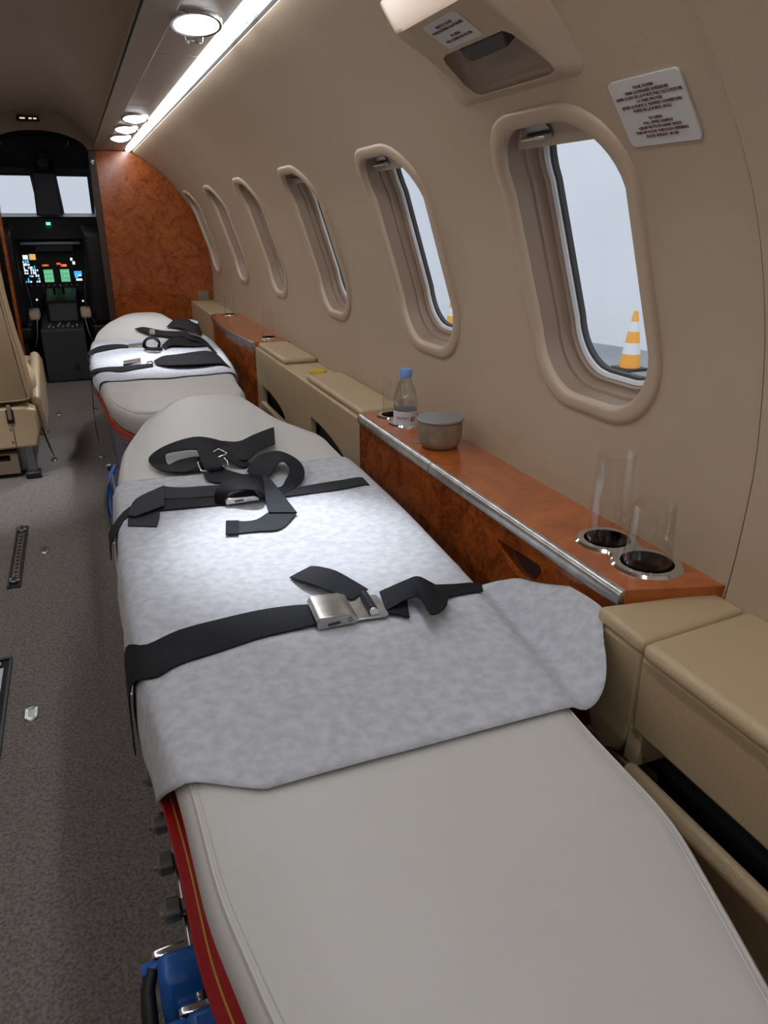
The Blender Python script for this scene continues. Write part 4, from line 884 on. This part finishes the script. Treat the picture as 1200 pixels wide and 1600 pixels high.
def track(x,w,y0,y1,label):
    t=thing('seat_track',label,'track',(x,(y0+y1)/2,0))
    obj('recess_frame',G().box(x-w,x+w,y0,y1,0,.0025),'blackmat',t)
    obj('frame_edge',G().box(x-w,x-w+.006,y0,y1,.002,.006),'black',t); obj('frame_edge',G().box(x+w-.006,x+w,y0,y1,.002,.006),'black',t); obj('frame_edge',G().box(x-w,x+w,y1-.01,y1,.002,.007),'black',t)
    hs=[]; n=int((y1-y0-.10)/.030)
    for k in range(n): hs.append([(x+.006*math.cos(2*PI*q/10),y0+.05+k*.03+.006*math.sin(2*PI*q/10)) for q in range(10)])
    obj('perforated_rail',sheet([(x-w*.55,y0+.03),(x+w*.55,y0+.03),(x+w*.55,y1-.05),(x-w*.55,y1-.05)],hs,lambda u,v,d:(u,v,.0055-d),.003,None,True),'steel',t,flat=True)
    for yy in (y0+.045,y1-.035):
        s_=obj('track_stud',G().lathe((x,yy,.005),[(.014,0),(.014,.003),(.006,.005),(.005,.018),(.001,.019)],16),'steel',t)
        obj('stud_ring',G().tube([(x+.013*math.cos(2*PI*q/16),yy+.018*math.sin(2*PI*q/16),.009) for q in range(16)],.0025,8,True),'steel',s_)
track(-.310,.019,2.28,2.79,'perforated metal seat track set in the carpet, farther one below the beige seat')
track(-.326,.038,.95,1.86,'perforated metal seat track set in the carpet, nearer one at the left edge')
# ================================================================== TAN SEAT
t=thing('cabin_seat','tan leather cabin seat seen from behind at the left edge','seat',(-.52,3.6,0))
def seatprof(x0,x1):
    pass
bk_o=[(-.80,.33),(-.252,.325),(-.247,.40),(-.256,.50),(-.272,.62),(-.285,.74),(-.292,.86),(-.31,.93),(-.80,.95)]
def lean(x,z,d): return (x,3.40+(z-.33)*.10+d,z)
bo=soften(bk_o,.2,4)
obj('backrest',G().loft([[lean(x,z,.0+dd) for x,z in offset(bo,ins)] for ins,dd in ((.02,0),(.004,.012),(0,.03),(0,.085),(.012,.11),(.03,.118))]),'leather',t,sharp=60)
obj('back_seam',G().tube([lean(-.79,.735,.0),lean(-.31,.735,.0)],.002,6),'leather',t)
obj('backrest_piping',G().tube([lean(x,z,.004) for x,z in offset(bo,.010)],.0025,6,True),'leather',t)
obj('seat_cushion',G().box(-.78,-.235,3.53,4.10,.27,.42),'leather',t,bevel=.05,seg=5)
obj('side_armrest',G().prism([(3.50,.15),(3.48,.33),(3.9,.46),(4.12,.40),(4.16,.25),(3.9,.15)],'x',-.262,-.222),'leather',t,bevel=.018)
obj('lower_shell',G().prism([(-.80,.125),(-.258,.135),(-.242,.20),(-.243,.295),(-.29,.31),(-.80,.305)],'y',3.395,3.50),'leather',t,bevel=.010)
obj('shell_seam',G().box(-.3425,-.340,3.392,3.40,.13,.30),'seal',t)
obj('hinge_slot',G().box(-.358,-.330,3.388,3.398,.245,.305),'black',t,bevel=.003)
obj('hinge_cover',G().box(-.352,-.336,3.382,3.392,.262,.325),'liner',t,bevel=.003)
for z in (.22,.165): obj('shell_screw',G().lathe((-.352,3.394,z),[(.005,0),(.004,-.002),(.001,-.0025)],12,'y'),'brushed',t)
obj('storage_drawer',sheet([(-.80,.02),(-.345,.02),(-.345,.11),(-.80,.11)],[[(-.79,.075),(-.375,.075),(-.375,.105),(-.79,.105)]],lambda u,v,d:(u,3.41+d,v),.05,None,True),'liner',t,flat=True)
obj('drawer_shade_plate',G().box(-.79,-.36,3.47,3.48,.03,.11),'blackmat',t)  # black plate standing in for the shaded inside of the drawer
obj('seat_leg',G().prism([(3.395,.0),(3.43,.0),(3.47,.14),(3.40,.14)],'x',-.315,-.275),'steel',t,bevel=.005)
obj('leg_foot',G().box(-.325,-.265,3.37,3.44,0,.028),'black',t,bevel=.006)
obj('base_frame',G().box(-.70,-.30,3.48,4.0,.0,.13),'steel',t,bevel=.01)
obj('recline_lever',G().tube([(-.236,3.47,.30),(-.222,3.45,.24),(-.218,3.44,.19)],[.010,.010,.006]),'liner',t)
obj('lever_tip',G().lathe((-.218,3.44,.175),[(.006,0),(.010,.006),(.008,.016),(.002,.018)],14),'chrome',t)
obj('belt_tail',G().ribbon([((-.236,3.48,.20),(-.236,3.45,.20)),((-.218,3.46,.13),(-.220,3.43,.13)),((-.205,3.45,.07),(-.205,3.43,.075))]),'web',t)
# traffic cone behind the second window
cone(7.90,15.6,'small blurred orange and white traffic cone seen low in the second window')
